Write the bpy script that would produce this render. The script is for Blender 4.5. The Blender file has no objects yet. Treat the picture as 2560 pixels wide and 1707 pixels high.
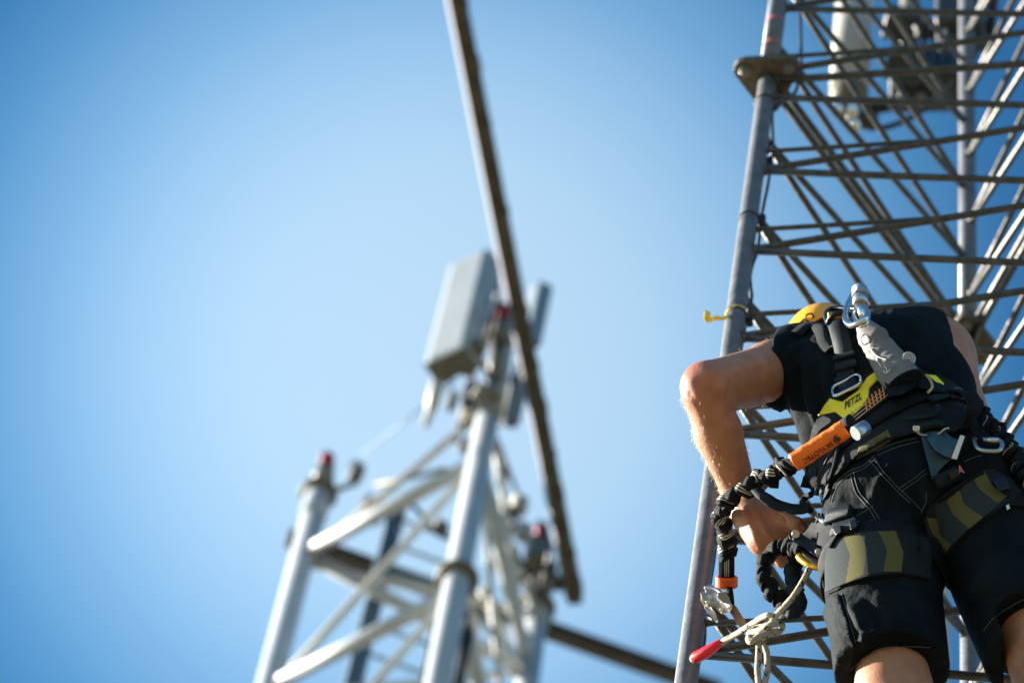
import bpy, bmesh, math, random
import numpy as np
from mathutils import Vector, Matrix, noise
from mathutils.bvhtree import BVHTree

sc = bpy.context.scene
random.seed(7)
R = math.radians

# ------------------------------------------------------------------ camera
SC = 0.9                      # metres per tower width
EYE = Vector((0, 0, 1.6))
FPX, PITCH, ROLL = 9000.0, 1.0477, 0.2175     # focal length in photo pixels (2560 wide)
FWD = Vector((0, math.cos(PITCH), math.sin(PITCH)))
_u = Vector((0, -math.sin(PITCH), math.cos(PITCH)))
RT = Vector((1, 0, 0)) * math.cos(ROLL) + _u * math.sin(ROLL)
UP = Vector((1, 0, 0)) * -math.sin(ROLL) + _u * math.cos(ROLL)
cd = bpy.data.cameras.new('camera')
cam = bpy.data.objects.new('camera', cd)
sc.collection.objects.link(cam)
m = Matrix((RT, UP, -FWD)).transposed().to_4x4()
m.translation = EYE
cam.matrix_world = m
cd.sensor_width = 36.0
cd.lens = FPX / 2560 * 36
cd.clip_start = 0.1
cd.clip_end = 5000
cd.dof.use_dof = True
cd.dof.focus_distance = 6.45
cd.dof.aperture_fstop = 4.3
sc.camera = cam

# ------------------------------------------------------------------ sky and sun
SUN_AZ, SUN_EL = R(-66), R(23)      # azimuth from the camera heading (+Y), negative = to the left
sdir = Vector((math.sin(SUN_AZ) * math.cos(SUN_EL), math.cos(SUN_AZ) * math.cos(SUN_EL), math.sin(SUN_EL)))
w = bpy.data.worlds.new('World')
sc.world = w
w.use_nodes = True
nt = w.node_tree
nt.nodes.clear()
out = nt.nodes.new('ShaderNodeOutputWorld')
bg = nt.nodes.new('ShaderNodeBackground')
sky = nt.nodes.new('ShaderNodeTexSky')
sky.sky_type = 'NISHITA'
sky.sun_disc = False
sky.sun_elevation = SUN_EL
sky.sun_rotation = SUN_AZ
sky.air_density = 1.0
sky.dust_density = 0.6
sky.ozone_density = 1.2
bg.inputs['Strength'].default_value = 0.15
# lens vignette painted into the sky colour: pale mid-frame, dark blue at the corners
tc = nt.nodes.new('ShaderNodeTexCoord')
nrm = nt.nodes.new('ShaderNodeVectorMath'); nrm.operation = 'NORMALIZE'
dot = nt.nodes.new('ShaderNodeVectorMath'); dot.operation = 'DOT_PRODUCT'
vignette_dir = (FWD * FPX + RT * (1120 - 1280) - UP * (900 - 853)).normalized()
dot.inputs[1].default_value = vignette_dir
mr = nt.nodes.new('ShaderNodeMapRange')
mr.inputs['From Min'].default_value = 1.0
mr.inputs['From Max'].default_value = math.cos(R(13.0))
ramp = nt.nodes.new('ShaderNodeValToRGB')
VIGNETTE = [(0.0, (1.46, 1.32, 1.0)), (.06, (1.33, 1.27, .98)), (.14, (.96, 1.06, .91)), (.24, (.56, .79, .77)), (.36, (.28, .54, .61)), (.48, (.14, .37, .48)), (.60, (.10, .31, .43)), (1.0, (.21, .39, .47))]  # last stop brightened outside the frame as added fill light
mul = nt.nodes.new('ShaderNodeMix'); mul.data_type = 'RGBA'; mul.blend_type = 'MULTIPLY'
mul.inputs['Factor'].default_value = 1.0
VIGNETTE = sorted((p, tuple(v * .64 for v in c)) for p, c in VIGNETTE)
while len(ramp.color_ramp.elements) < len(VIGNETTE): ramp.color_ramp.elements.new(.5)
for i, (p, c) in enumerate(VIGNETTE):
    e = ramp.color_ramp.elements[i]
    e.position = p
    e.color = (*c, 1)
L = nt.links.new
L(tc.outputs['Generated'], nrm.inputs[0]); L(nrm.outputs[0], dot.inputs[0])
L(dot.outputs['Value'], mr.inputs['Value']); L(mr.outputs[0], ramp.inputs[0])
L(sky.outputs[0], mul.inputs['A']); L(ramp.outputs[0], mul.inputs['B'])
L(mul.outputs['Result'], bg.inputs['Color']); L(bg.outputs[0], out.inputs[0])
sl = bpy.data.lights.new('sun', 'SUN')
sl.energy = 5.0
sl.angle = R(0.53)
sl.color = (1.0, .93, .82)
so = bpy.data.objects.new('sun', sl)
so.rotation_euler = sdir.to_track_quat('Z', 'Y').to_euler()
sc.collection.objects.link(so)
sc.view_settings.view_transform = 'Standard'
sc.view_settings.look = 'None'
sc.view_settings.exposure = 2.15
sc.view_settings.gamma = 1.0

# ------------------------------------------------------------------ helpers
def link(o):
    sc.collection.objects.link(o)
    return o

def tag(o, label=None, cat=None, group=None, kind=None):
    if label: o['label'] = label
    if cat: o['category'] = cat
    if group: o['group'] = group
    if kind: o['kind'] = kind
    return o

def thing(name, label, cat, loc=(0, 0, 0), group=None):
    o = bpy.data.objects.new(name, None)
    o.location = loc
    o.empty_display_size = .05
    return tag(link(o), label, cat, group)

class MB:
    """collects shapes in a bmesh"""
    def __init__(s):
        s.bm = bmesh.new()
        s.mi = 0
    def _f(s, vs, smooth=True):
        try:
            f = s.bm.faces.new(vs)
            f.smooth = smooth
            f.material_index = s.mi
            return f
        except ValueError:
            return None
    def tube(s, pts, rad, n=12, caps=True, closed=False, squash=None, mfun=None):
        """tube through pts; rad a number or list"""
        pts = [Vector(p) for p in pts]
        k = len(pts)
        rad = list(rad) if hasattr(rad, '__len__') else [rad] * k
        rings = []
        t0 = (pts[1] - pts[0]).normalized()
        nrm = t0.orthogonal().normalized()
        if squash is not None and squash[0] is not None:
            nrm = (squash[0] - t0 * squash[0].dot(t0)).normalized()
        pt = t0
        for i, p in enumerate(pts):
            if closed:
                t = (pts[(i + 1) % k] - pts[i - 1]).normalized()
            else:
                t = (pts[min(i + 1, k - 1)] - pts[max(i - 1, 0)]).normalized()
            if pt.cross(t).length > 1e-7:
                nrm = pt.rotation_difference(t) @ nrm
            nrm = (nrm - t * nrm.dot(t)).normalized()
            pt = t
            b = t.cross(nrm)
            q = squash[1] if squash else 1.0
            rings.append([s.bm.verts.new(p + nrm * math.cos(a) * rad[i] * q + b * math.sin(a) * rad[i])
                          for a in [2 * math.pi * j / n for j in range(n)]])
        for i in range(k if closed else k - 1):
            a, b = rings[i], rings[(i + 1) % k]
            for j in range(n):
                f = s._f([a[j], a[(j + 1) % n], b[(j + 1) % n], b[j]])
                if mfun and f: f.material_index = mfun(i, j)
        if caps and not closed:
            s._f(list(reversed(rings[0])), False)
            s._f(rings[-1], False)
        return s
    def box(s, c, ax, ay, az, bev=0):
        """box about c with half axes ax, ay, az"""
        c, ax, ay, az = Vector(c), Vector(ax), Vector(ay), Vector(az)
        if ax.cross(ay).dot(az) < 0: ax = -ax
        vs = [s.bm.verts.new(c + ax * i + ay * j + az * k) for i in (-1, 1) for j in (-1, 1) for k in (-1, 1)]
        fs = [(0, 1, 3, 2), (4, 6, 7, 5), (0, 4, 5, 1), (2, 3, 7, 6), (0, 2, 6, 4), (1, 5, 7, 3)]
        ff = [s._f([vs[i] for i in f], False) for f in fs]
        if bev:
            es = list({e for f in ff for e in f.edges})
            r = bmesh.ops.bevel(s.bm, geom=es, offset=bev, segments=2, affect='EDGES', profile=.5)
            for f in r['faces']: f.smooth = True
        return s
    def prism(s, poly, vec, bev=0):
        """extrude a polygon (list of points) by vec"""
        vec = Vector(vec)
        a = [s.bm.verts.new(Vector(p)) for p in poly]
        b = [s.bm.verts.new(Vector(p) + vec) for p in poly]
        n = len(a)
        ff = [s._f(a[::-1], False), s._f(b, False)]
        for i in range(n):
            ff.append(s._f([a[i], a[(i + 1) % n], b[(i + 1) % n], b[i]], False))
        if bev:
            es = list({e for f in ff if f for e in f.edges})
            bmesh.ops.bevel(s.bm, geom=es, offset=bev, segments=2, affect='EDGES', profile=.5)
        return s
    def sphere(s, c, r, seg=16, scale=(1, 1, 1), rot=None):
        mt = Matrix.Translation(Vector(c)) @ (rot.to_4x4() if rot else Matrix()) @ Matrix.Diagonal((r * scale[0], r * scale[1], r * scale[2], 1))
        g = bmesh.ops.create_uvsphere(s.bm, u_segments=seg, v_segments=seg // 2 + 2, radius=1, matrix=mt)
        for v in g['verts']:
            for f in v.link_faces:
                f.smooth = True
                f.material_index = s.mi
        return s
    def build(s, name, mats, parent=None):
        bmesh.ops.recalc_face_normals(s.bm, faces=s.bm.faces[:])
        me = bpy.data.meshes.new(name)
        s.bm.to_mesh(me)
        s.bm.free()
        for mm in (mats if isinstance(mats, (list, tuple)) else [mats]): me.materials.append(mm)
        o = link(bpy.data.objects.new(name, me))
        if parent is not None:
            o.parent = parent
            o.matrix_parent_inverse = Matrix.Translation(-root_loc(parent))
        return o

def root_loc(o):                                         # meshes keep world coordinates; only the empties are moved
    return o.location.copy() if o.parent is None else Vector((0, 0, 0))

def mesh_obj(name, vs, fs, mats, parent=None, smooth=True, mi=None):
    me = bpy.data.meshes.new(name)
    me.from_pydata([tuple(v) for v in vs], [], fs)
    me.polygons.foreach_set('use_smooth', [smooth] * len(me.polygons))
    for mm in (mats if isinstance(mats, (list, tuple)) else [mats]): me.materials.append(mm)
    if mi is not None: me.polygons.foreach_set('material_index', mi)
    me.update()
    o = link(bpy.data.objects.new(name, me))
    if parent is not None:
        o.parent = parent
        o.matrix_parent_inverse = Matrix.Translation(-root_loc(parent))
    return o

def ray(px, py):
    return (FWD * FPX + RT * (px - 1280) - UP * (py - 853.5)).normalized()
def atd(px, py, d):            # point at a distance from the camera
    return EYE + ray(px, py) * d
def atz(px, py, z):            # point at a height
    r = ray(px, py)
    return EYE + r * ((z - EYE.z) / r.z)
def pix(P):
    d = Vector(P) - EYE
    k = FPX / d.dot(FWD)
    return (1280 + d.dot(RT) * k, 853.5 - d.dot(UP) * k)
def catmull(pts, n=8, closed=False):
    pts = [Vector(p) for p in pts]
    k = len(pts)
    res = []
    for i in range(k if closed else k - 1):
        g = (lambda j: pts[j % k]) if closed else (lambda j: pts[min(max(j, 0), k - 1)])
        p0, p1, p2, p3 = g(i - 1), g(i), g(i + 1), g(i + 2)
        for t in [j / n for j in range(n)]:
            res.append(.5 * ((2 * p1) + (p2 - p0) * t + (2 * p0 - 5 * p1 + 4 * p2 - p3) * t * t + (3 * p1 - p0 - 3 * p2 + p3) * t ** 3))
    if not closed: res.append(pts[-1])
    return res

# ------------------------------------------------------------------ materials
def mat(name, col, rough=.6, metal=0.0, var=None, scale=20.0, bump=0.0, bscale=None, spec=None, detail=4, coat=0, sss=0, stretch=None):
    """principled surface; var = second colour mixed in by noise"""
    mt = bpy.data.materials.new(name)
    mt.use_nodes = True
    n, l = mt.node_tree.nodes, mt.node_tree.links.new
    b = n['Principled BSDF']
    b.inputs['Base Color'].default_value = (*col, 1)
    b.inputs['Roughness'].default_value = rough
    b.inputs['Metallic'].default_value = metal
    if spec is not None: b.inputs['Specular IOR Level'].default_value = spec
    if coat: b.inputs['Coat Weight'].default_value = coat
    if sss:
        b.inputs['Subsurface Weight'].default_value = sss
        b.inputs['Subsurface Radius'].default_value = (.012, .005, .003)
        b.inputs['Subsurface Scale'].default_value = 1.0
    t = n.new('ShaderNodeTexCoord')
    src = t.outputs['Object']
    if stretch:
        mp = n.new('ShaderNodeMapping')
        mp.inputs['Scale'].default_value = stretch
        l(src, mp.inputs[0]); src = mp.outputs[0]
    if var is not None:
        nz = n.new('ShaderNodeTexNoise')
        nz.inputs['Scale'].default_value = scale
        nz.inputs['Detail'].default_value = detail
        l(src, nz.inputs['Vector'])
        cr = n.new('ShaderNodeValToRGB')
        cr.color_ramp.elements[0].position = .35
        cr.color_ramp.elements[1].position = .68
        cr.color_ramp.elements[0].color = (*col, 1)
        cr.color_ramp.elements[1].color = (*var, 1)
        l(nz.outputs['Fac'], cr.inputs[0]); l(cr.outputs[0], b.inputs['Base Color'])
    if bump:
        nb = n.new('ShaderNodeTexNoise')
        nb.inputs['Scale'].default_value = bscale or scale
        nb.inputs['Detail'].default_value = 3
        l(src, nb.inputs['Vector'])
        bp = n.new('ShaderNodeBump')
        bp.inputs['Strength'].default_value = bump
        bp.inputs['Distance'].default_value = .01
        l(nb.outputs['Fac'], bp.inputs['Height']); l(bp.outputs[0], b.inputs['Normal'])
    return mt

STEEL = mat('galvanised_steel', (.095, .095, .10), .42, .1, (.155, .155, .16), 24, .15, 90, spec=.6)
STEEL_D = mat('weathered_galvanised_rod', (.042, .040, .035), .4, .1, (.085, .08, .072), 50, .15, 120, spec=.45)
PLATE = mat('oxidised_zinc_plate', (.085, .075, .055), .6, .2, (.13, .115, .085), 60, .2, 90)
BOLT = mat('zinc_bolt', (.20, .19, .17), .4, .7)
WHITE = mat('white_painted_steel', (.34, .37, .40), .42, 0, (.41, .44, .46), 4)
WHITE_D = mat('dull_white_brace', (.38, .37, .33), .5, 0, (.46, .45, .41), 8)
RING = mat('bare_flange_steel', (.11, .095, .06), .6, .2, (.15, .13, .09), 20)
BEAM = mat('dark_aluminium_beam', (.05, .040, .022), .65, .15, (.095, .078, .05), 9)
BEAM_L = mat('sunlit_aluminium_web', (.17, .17, .20), .45, .1)  # boom's sunlit left side, its light put into a paler colour
PANEL = mat('antenna_radome_plastic', (.27, .30, .32), .45, 0, (.31, .34, .36), 4)
TUBE_W = mat('warm_white_fibreglass', (.34, .32, .28), .45, 0, (.40, .38, .34), 8)
PANEL_B = mat('antenna_back_plastic', (.10, .10, .08), .6)
BLACK = mat('black_rubber', (.012, .013, .015), .55)
CABLE = mat('black_cable_sheath', (.015, .017, .02), .42)
GREY = mat('grey_equipment_housing', (.16, .155, .14), .5, .2)
BLUEGREY = mat('blue_grey_ladder_rail', (.05, .09, .12), .5, .3)
REDLAMP = mat('red_lamp_lens', (.26, .006, .035), .5, 0, spec=.2)
YEL_TAPE = mat('yellow_tape', (.95, .62, .01), .45)
RED_TAPE = mat('faded_red_tape', (.45, .10, .12), .6)
GROUND = mat('pale_dry_gravel', (.13, .105, .06), .95, 0, (.085, .08, .045), .35, detail=8)

# ------------------------------------------------------------------ ground
g = MB()
S = 600
g._f([g.bm.verts.new((x, y, 0)) for x, y in ((-S, -S), (S, -S), (S, S), (-S, S))], False)
tag(g.build('ground', GROUND), kind='structure')

# ------------------------------------------------------------------ near lattice tower
TL = Vector((.51001, 4.14765, 8.31758)) * SC + EYE      # left leg at bay height 0
TYAW, BAY, TAPER, UPOFF = -.31411, .44519 * SC, .02039 / SC, .32738
E_R = Vector((math.cos(TYAW), math.sin(TYAW), 0))        # along the front face, left to right
E_IN = Vector((-math.sin(TYAW), math.cos(TYAW), 0))      # into the tower
E_OUT = -E_IN
UZ = Vector((0, 0, 1))
LEG0 = {'L': TL + E_R * .007, 'R': TL + E_R * SC, 'F': TL + E_R * SC * .5 + E_IN * SC * math.sqrt(.75)}
TC = (LEG0['L'] + LEG0['R'] + LEG0['F']) / 3
def legp(k, bay):
    z = bay * BAY
    p = TC + (LEG0[k] - TC) * (1 - TAPER * z)
    p.z = TL.z + z
    return p
FACE = TL.copy()
def Q(px, py, o):
    """point on the ray of a photo pixel, o metres in front of the tower's front face"""
    r = ray(px, py)
    t = (FACE + E_OUT * o - EYE).dot(E_OUT) / r.dot(E_OUT)
    return EYE + r * t

BZ = -TL.z / BAY + .03
ZF = 1.27                                                # flange height in bays
tower = thing('lattice_tower', 'grey galvanised triangular lattice tower with zigzag rods, the one the worker stands on', 'tower', (TC.x, TC.y, 0))
def up(z):                                               # bays above the flange are shifted
    return z + (UPOFF if z >= 1.4 else 0)
for k in 'LRF':
    r0, r1 = .0215, .0235
    leg = MB()
    leg.tube([legp(k, BZ)] + [legp(k, -8 + i) for i in range(10)] + [legp(k, ZF - .03)], r0, 24)
    leg.tube([legp(k, ZF + .03), legp(k, 3), legp(k, 6), legp(k, 9)], r1, 24)
    lo = leg.build('leg', STEEL, tower)
    # triangular flange plates, bolted
    out_dir = (legp(k, ZF) - TC); out_dir.z = 0; out_dir.normalize()
    if k == 'L': out_dir = E_OUT.copy()
    fl = MB()
    for dz, sgn in ((-.0065, 1), (.0065, 1)):
        c = legp(k, ZF) + UZ * dz
        poly = []
        cen = [c + (Matrix.Rotation(a, 3, 'Z') @ out_dir) * .062 for a in (R(180), R(60 + 0), R(-60))]
        for ci, a0 in zip(cen, (180, 60, -60)):
            for t in (-60, -30, 0, 30, 60):
                poly.append(ci + (Matrix.Rotation(R(a0 - t), 3, 'Z') @ out_dir) * .027)
        fl.prism([p - UZ * .0055 for p in poly], UZ * .011, .0015)
    fo = fl.build('flange', PLATE, tower)
    for ci in cen:
        b0 = Vector((ci.x, ci.y, legp(k, ZF).z))
        bl = MB()
        bl.tube([b0 - UZ * .036, b0 - UZ * .031, b0 - UZ * .030], [.0075, .0085, .0085], 12)
        bl.tube([b0 - UZ * .030, b0 - UZ * .0165], .0135, 6)
        bl.tube([b0 - UZ * .0165, b0 - UZ * .013], .017, 16)
        bl.build('bolt', BOLT, fo)
    # small triangular gusset under the flange toward the tower's inside
    gs = MB()
    for a in (150, 210):
        dv = (Matrix.Rotation(R(a), 3, 'Z') @ out_dir)
        p = legp(k, ZF) + UZ * -.013
        tv = dv.cross(UZ) * .004
        gs.prism([p + dv * .018 - tv, p + dv * .075 - tv, p + dv * .065 - UZ * .02 - tv, p + dv * .018 - UZ * .085 - tv], tv * 2)
    gs.build('gusset', PLATE, tower)
def rod(a, za, b, zb, r=.0085, name='brace', end=1.0):
    A, B = legp(a, za), legp(b, zb)
    B = A + (B - A) * end
    d = (B - A).normalized()
    # slightly bent rod, flattened where it is welded on
    mb = MB()
    n = 5
    pts = [A + (B - A) * i / n + UZ * (-.001 * math.sin(math.pi * i / n)) for i in range(n + 1)]
    mb.tube(pts, [r] * (n + 1), 12)
    for P, sg, k in ((A, 1, a), (B, -1, b)):
        if sg == -1 and end != 1.0: continue
        mb.tube([P + d * sg * .019, P + d * sg * .026, P + d * sg * .031], [r * 1.5, r * 1.25, r], 12)
    return mb.build(name, STEEL_D, tower)
for n in range(-7, 5):
    zo = up(n + .0) if n != 1 else 1.0
    o = UPOFF if n >= 2 else 0
    rod('L', n + o, 'R', n - .5 + o)
    rod('L', (n + o if n != 1 else 1.37), 'R', n + .5 + (UPOFF if n >= 1 else 0))
for n in range(-6, 5):
    o = UPOFF if n >= 1 else 0
    rod('L', n + .5 + o, 'F', n + o)
    rod('L', n + .5 + o, 'F', n + 1 + o)
for n in range(-4, 6):
    o = UPOFF if n >= 1 else 0
    rod('F', n + .5 + o, 'R', n + o)
    rod('F', n + .5 + o, 'R', n + 1 + o)
for n in range(-6, 4):                                    # climbing rungs between leg and the middle of the diagonal
    o = UPOFF if n >= 1 else 0
    rod('L', n + .25 + o, 'R', n + .25 + o, .0058, 'rung', .5)
for a, b in (('L', 'R'), ('L', 'F'), ('F', 'R')):        # level ties at the flange
    rod(a, ZF - .035, b, ZF - .035, .0095, 'tie')
for a, b in (('L', 'F'), ('F', 'R')):
    rod(a, ZF + .12, b, ZF + .12, .0095, 'tie')
bands = MB()
for zb in (1.70, 2.06):
    bands.tube([legp('L', zb), legp('L', zb + .035)], .0241, 24)
bands.build('marking_band', RED_TAPE, tower)
yb = MB()
yb.tube([legp('F', -5.45 + 2.2), legp('F', -5.45 + 2.24)], .0222, 24)
yb.build('marking_band', YEL_TAPE, tower)

# ------------------------------------------------------------------ far white tower
D0 = 22.0
MT = atd(1230, 985, D0)
ZT = MT.z
TOPS = {'M': MT, 'L': atz(797, 1235, ZT), 'R': atz(1345, 1500, ZT)}
def down_dir(top, px, py):
    """lean of a leg that passes through the second pixel"""
    r = ray(px, py)
    # closest point between the ray and the vertical through top
    wv = EYE - top
    a, b, c = r.dot(r), r.dot(UZ), 1.0
    d_, e_ = r.dot(wv), UZ.dot(wv)
    t = (b * e_ - c * d_) / (a * c - b * b)
    P = EYE + r * t
    v = P - top
    return v / abs(v.z)
DN = {'M': down_dir(MT, 1095, 1707), 'L': down_dir(TOPS['L'], 674, 1707), 'R': down_dir(TOPS['R'], 1318, 1707)}
def bleg(k, dz):                                         # dz metres below the top
    return TOPS[k] + DN[k] * dz
ftower = thing('lattice_mast', 'white painted triangular mast with ringed legs and antennas, out of focus in the background', 'mast', (MT.x, MT.y, 0))
HB = ZT - .2
for k in 'MLR':
    lg = MB()
    lg.tube([bleg(k, HB), bleg(k, 6), bleg(k, 3), bleg(k, .28)], .074, 24)
    lg.tube([bleg(k, .28), bleg(k, .25), bleg(k, .0)], [.084, .084, .082], 24)
    lo = lg.build('leg', WHITE, ftower)
def ring(k, dz, r=.125, h=.05, m=RING):
    rg = MB()
    rg.tube([bleg(k, dz + h), bleg(k, dz + h * .8), bleg(k, dz + .2 * h), bleg(k, dz)], [r * .93, r, r, r * .93], 28)
    return rg.build('flange_ring', m, ftower)
def zdz(px, py):                                         # how far below the top the mid leg passes a pixel
    best = min(range(0, 1200), key=lambda i: abs(pix(bleg('M', i * .01))[1] - py))
    return best * .01
N0, N1 = zdz(1153, 1150), zdz(1085, 1480)
RG = zdz(1141, 1440)
bay = N1 - N0
ring('M', RG)
ring('L', -.03, .12, .05); ring('R', .06, .12, .05)
for i in range(-1, 4):
    h = N0 + i * bay
    for a, b in (('L', 'M'), ('M', 'R'), ('L', 'R')):
        if h > .1:
            mb = MB(); mb.tube([bleg(a, h - (.1 if a == 'L' else 0)), bleg(b, h)], .045, 14)
            mb.build('horizontal_brace', WHITE, ftower)
        mb = MB()
        A, B = bleg(a, h + bay), bleg(b, max(h, .15))
        mb.tube([A, A.lerp(B, .5) + UZ * -.01, B], .024, 12)
        mb.build('diagonal_brace', WHITE_D, ftower)
        if a == 'M':
            mb = MB()
            mb.tube([bleg(a, max(h, .15)), bleg(b, h + bay)], .02, 12)
            mb.build('diagonal_brace', WHITE_D, ftower)

# ------------------------------------------------------------------ worker: signed-distance bodies meshed as one surface
def loc(px, py, o):
    """photo pixel, metres out -> (along the face, out, up) from the tower's left leg"""
    d = Q(px, py, o) - TL
    return np.array((d.dot(E_R), o, d.z))
def wld(p):
    return TL + E_R * float(p[0]) + E_OUT * float(p[1]) + UZ * float(p[2])
_M = np.array([E_R[:], E_OUT[:], UZ[:]])

class Cone:
    def __init__(s, a, b, ra, rb, k=.02):
        s.a, s.b, s.ra, s.rb, s.k = np.array(a, float), np.array(b, float), ra, rb, k
        r = max(ra, rb)
        s.lo, s.hi = np.minimum(s.a, s.b) - r, np.maximum(s.a, s.b) + r
    def __call__(s, P):
        ba = s.b - s.a
        h = np.clip(((P - s.a) @ ba) / (ba @ ba), 0, 1)
        d = np.linalg.norm(P - s.a - h[..., None] * ba, axis=-1)
        h2 = h * h * (3 - 2 * h) * .5 + h * .5
        return d - (s.ra + (s.rb - s.ra) * h2)
class Ell:
    def __init__(s, c, r, rot=None, k=.03):
        s.c, s.r, s.k = np.array(c, float), np.array(r, float), k
        s.m = rot if rot is not None else np.eye(3)
        R_ = max(r)
        s.lo, s.hi = s.c - R_, s.c + R_
    def __call__(s, P):
        q = (P - s.c) @ s.m.T
        k0 = np.linalg.norm(q / s.r, axis=-1)
        k1 = np.linalg.norm(q / (s.r * s.r), axis=-1)
        return k0 * (k0 - 1) / np.maximum(k1, 1e-6)
def rotm(x=0, y=0, z=0):
    return np.array(Matrix.Rotation(R(z), 3, 'Z') @ Matrix.Rotation(R(y), 3, 'Y') @ Matrix.Rotation(R(x), 3, 'X')).T
def smin(a, b, k):
    h = np.clip(.5 + .5 * (b - a) / k, 0, 1)
    return b + (a - b) * h - k * h * (1 - h)
def sdf_grid(prims, res, pad=.03, cut=None, inflate=0.0):
    lo = np.min([p.lo for p in prims], 0) - pad - inflate
    hi = np.max([p.hi for p in prims], 0) + pad + inflate
    n = np.ceil((hi - lo) / res).astype(int) + 1
    ax = [lo[i] + res * np.arange(n[i]) for i in range(3)]
    V = np.full(n, .2, np.float32)
    for p in prims:
        mg = p.k + pad
        i0 = np.maximum(((p.lo - mg - lo) / res).astype(int), 0)
        i1 = np.minimum(((p.hi + mg - lo) / res).astype(int) + 2, n)
        sl_ = tuple(slice(i0[i], i1[i]) for i in range(3))
        P = np.stack(np.meshgrid(*[ax[i][sl_[i]] for i in range(3)], indexing='ij'), -1)
        V[sl_] = smin(V[sl_], p(P).astype(np.float32), p.k)
    V -= inflate
    if cut is not None:
        P = np.stack(np.meshgrid(*ax, indexing='ij'), -1)
        V = np.maximum(V, cut(P).astype(np.float32))
    return V, lo
def surface_net(V, lo, res):
    ins = V < 0
    c = np.zeros(np.array(V.shape) - 1, np.int8)
    for dx in (0, 1):
        for dy in (0, 1):
            for dz in (0, 1):
                c += ins[dx:dx + c.shape[0], dy:dy + c.shape[1], dz:dz + c.shape[2]]
    act = (c > 0) & (c < 8)
    idx = np.full(c.shape, -1, np.int64)
    cells = np.argwhere(act)
    idx[act] = np.arange(len(cells))
    acc = np.zeros((len(cells), 3)); cnt = np.zeros(len(cells))
    cor = [(x, y, z) for x in (0, 1) for y in (0, 1) for z in (0, 1)]
    for a in cor:
        for ax in range(3):
            if a[ax] == 0:
                b = list(a); b[ax] = 1
                va = V[cells[:, 0] + a[0], cells[:, 1] + a[1], cells[:, 2] + a[2]]
                vb = V[cells[:, 0] + b[0], cells[:, 1] + b[1], cells[:, 2] + b[2]]
                mk = (va < 0) != (vb < 0)
                t = np.where(mk, va / np.where(mk, va - vb, 1), 0)
                pt = np.array(a)[None] + t[:, None] * (np.array(b) - np.array(a))[None]
                acc[mk] += pt[mk]; cnt[mk] += 1
    vs = lo + res * (cells + acc / cnt[:, None])
    fs = []
    for ax in range(3):
        s0 = [slice(None)] * 3; s1 = [slice(None)] * 3
        s0[ax] = slice(0, -1); s1[ax] = slice(1, None)
        cr = ins[tuple(s0)] != ins[tuple(s1)]
        e = np.argwhere(cr)
        u, v = [(1, 2), (2, 0), (0, 1)][ax]
        ok = (e[:, u] > 0) & (e[:, v] > 0) & (e[:, u] < V.shape[u] - 1) & (e[:, v] < V.shape[v] - 1)
        e = e[ok]
        q = []
        for du, dv in ((0, 0), (1, 0), (1, 1), (0, 1)):
            g_ = e.copy(); g_[:, u] -= du; g_[:, v] -= dv
            q.append(idx[g_[:, 0], g_[:, 1], g_[:, 2]])
        q = np.stack(q, 1)
        fl = ins[e[:, 0], e[:, 1], e[:, 2]]
        q[fl] = q[fl][:, ::-1]          # the local frame is left-handed, so this faces outwards in the world
        fs.append(q)
    return vs, np.concatenate(fs)
def sdf_obj(name, prims, res, m, parent=None, cut=None, inflate=0.0, disp=None, relax=2):
    V, lo = sdf_grid(prims, res, cut=cut, inflate=inflate)
    vs, fs = surface_net(V, lo, res)
    # relax a little, then push along normals
    for _ in range(relax):
        a = np.zeros_like(vs); n_ = np.zeros(len(vs))
        for i in range(4):
            j = fs[:, (i + 1) % 4]
            np.add.at(a, fs[:, i], vs[j]); np.add.at(n_, fs[:, i], 1)
            np.add.at(a, j, vs[fs[:, i]]); np.add.at(n_, j, 1)
        vs = vs * .5 + .5 * a / np.maximum(n_, 1)[:, None]
    W = np.array(TL[:]) + vs @ _M
    if disp is not None:
        nrm = np.cross(W[fs[:, 2]] - W[fs[:, 0]], W[fs[:, 3]] - W[fs[:, 1]])
        vn = np.zeros_like(W)
        for i in range(4): np.add.at(vn, fs[:, i], nrm)
        vn /= np.maximum(np.linalg.norm(vn, axis=1), 1e-12)[:, None]
        W = W + vn * disp(W, vs)[:, None]
    return mesh_obj(name, W.tolist(), fs.tolist(), m, parent)
_E, _R, _U, _F = (np.array(v[:]) for v in (EYE, RT, UP, FWD))
def pix_np(W):
    d = W - _E
    k = FPX / (d @ _F)
    return np.stack([1280 + (d @ _R) * k, 853.5 - (d @ _U) * k], -1)
def seg_dist(p, poly):
    """distance in photo pixels from points p to a polyline, and the parameter along it"""
    best = np.full(len(p), 1e9); tt = np.zeros(len(p))
    m_ = len(poly) - 1
    for i in range(m_):
        a, b = np.array(poly[i], float), np.array(poly[i + 1], float)
        ab = b - a
        t = np.clip(((p - a) @ ab) / (ab @ ab), 0, 1)
        d = np.linalg.norm(p - a - t[:, None] * ab, axis=1)
        k = d < best
        best[k] = d[k]; tt[k] = (i + t[k]) / m_
    return best, tt
def folds_disp(folds, base=None):
    """real cloth folds: ridges (+) and creases (-) along lines; each (polyline, height m, width px)"""
    def f(W, v):
        p = pix_np(W)
        r = np.zeros(len(W))
        for poly, h, wd in folds:
            d, t = seg_dist(p, poly)
            r += h * np.exp(-(d / wd) ** 2) * np.clip(np.sin(np.pi * np.clip(t, .04, .96)) * 1.6, 0, 1)
        if base: r += base(v)
        return r
    return f

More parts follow.
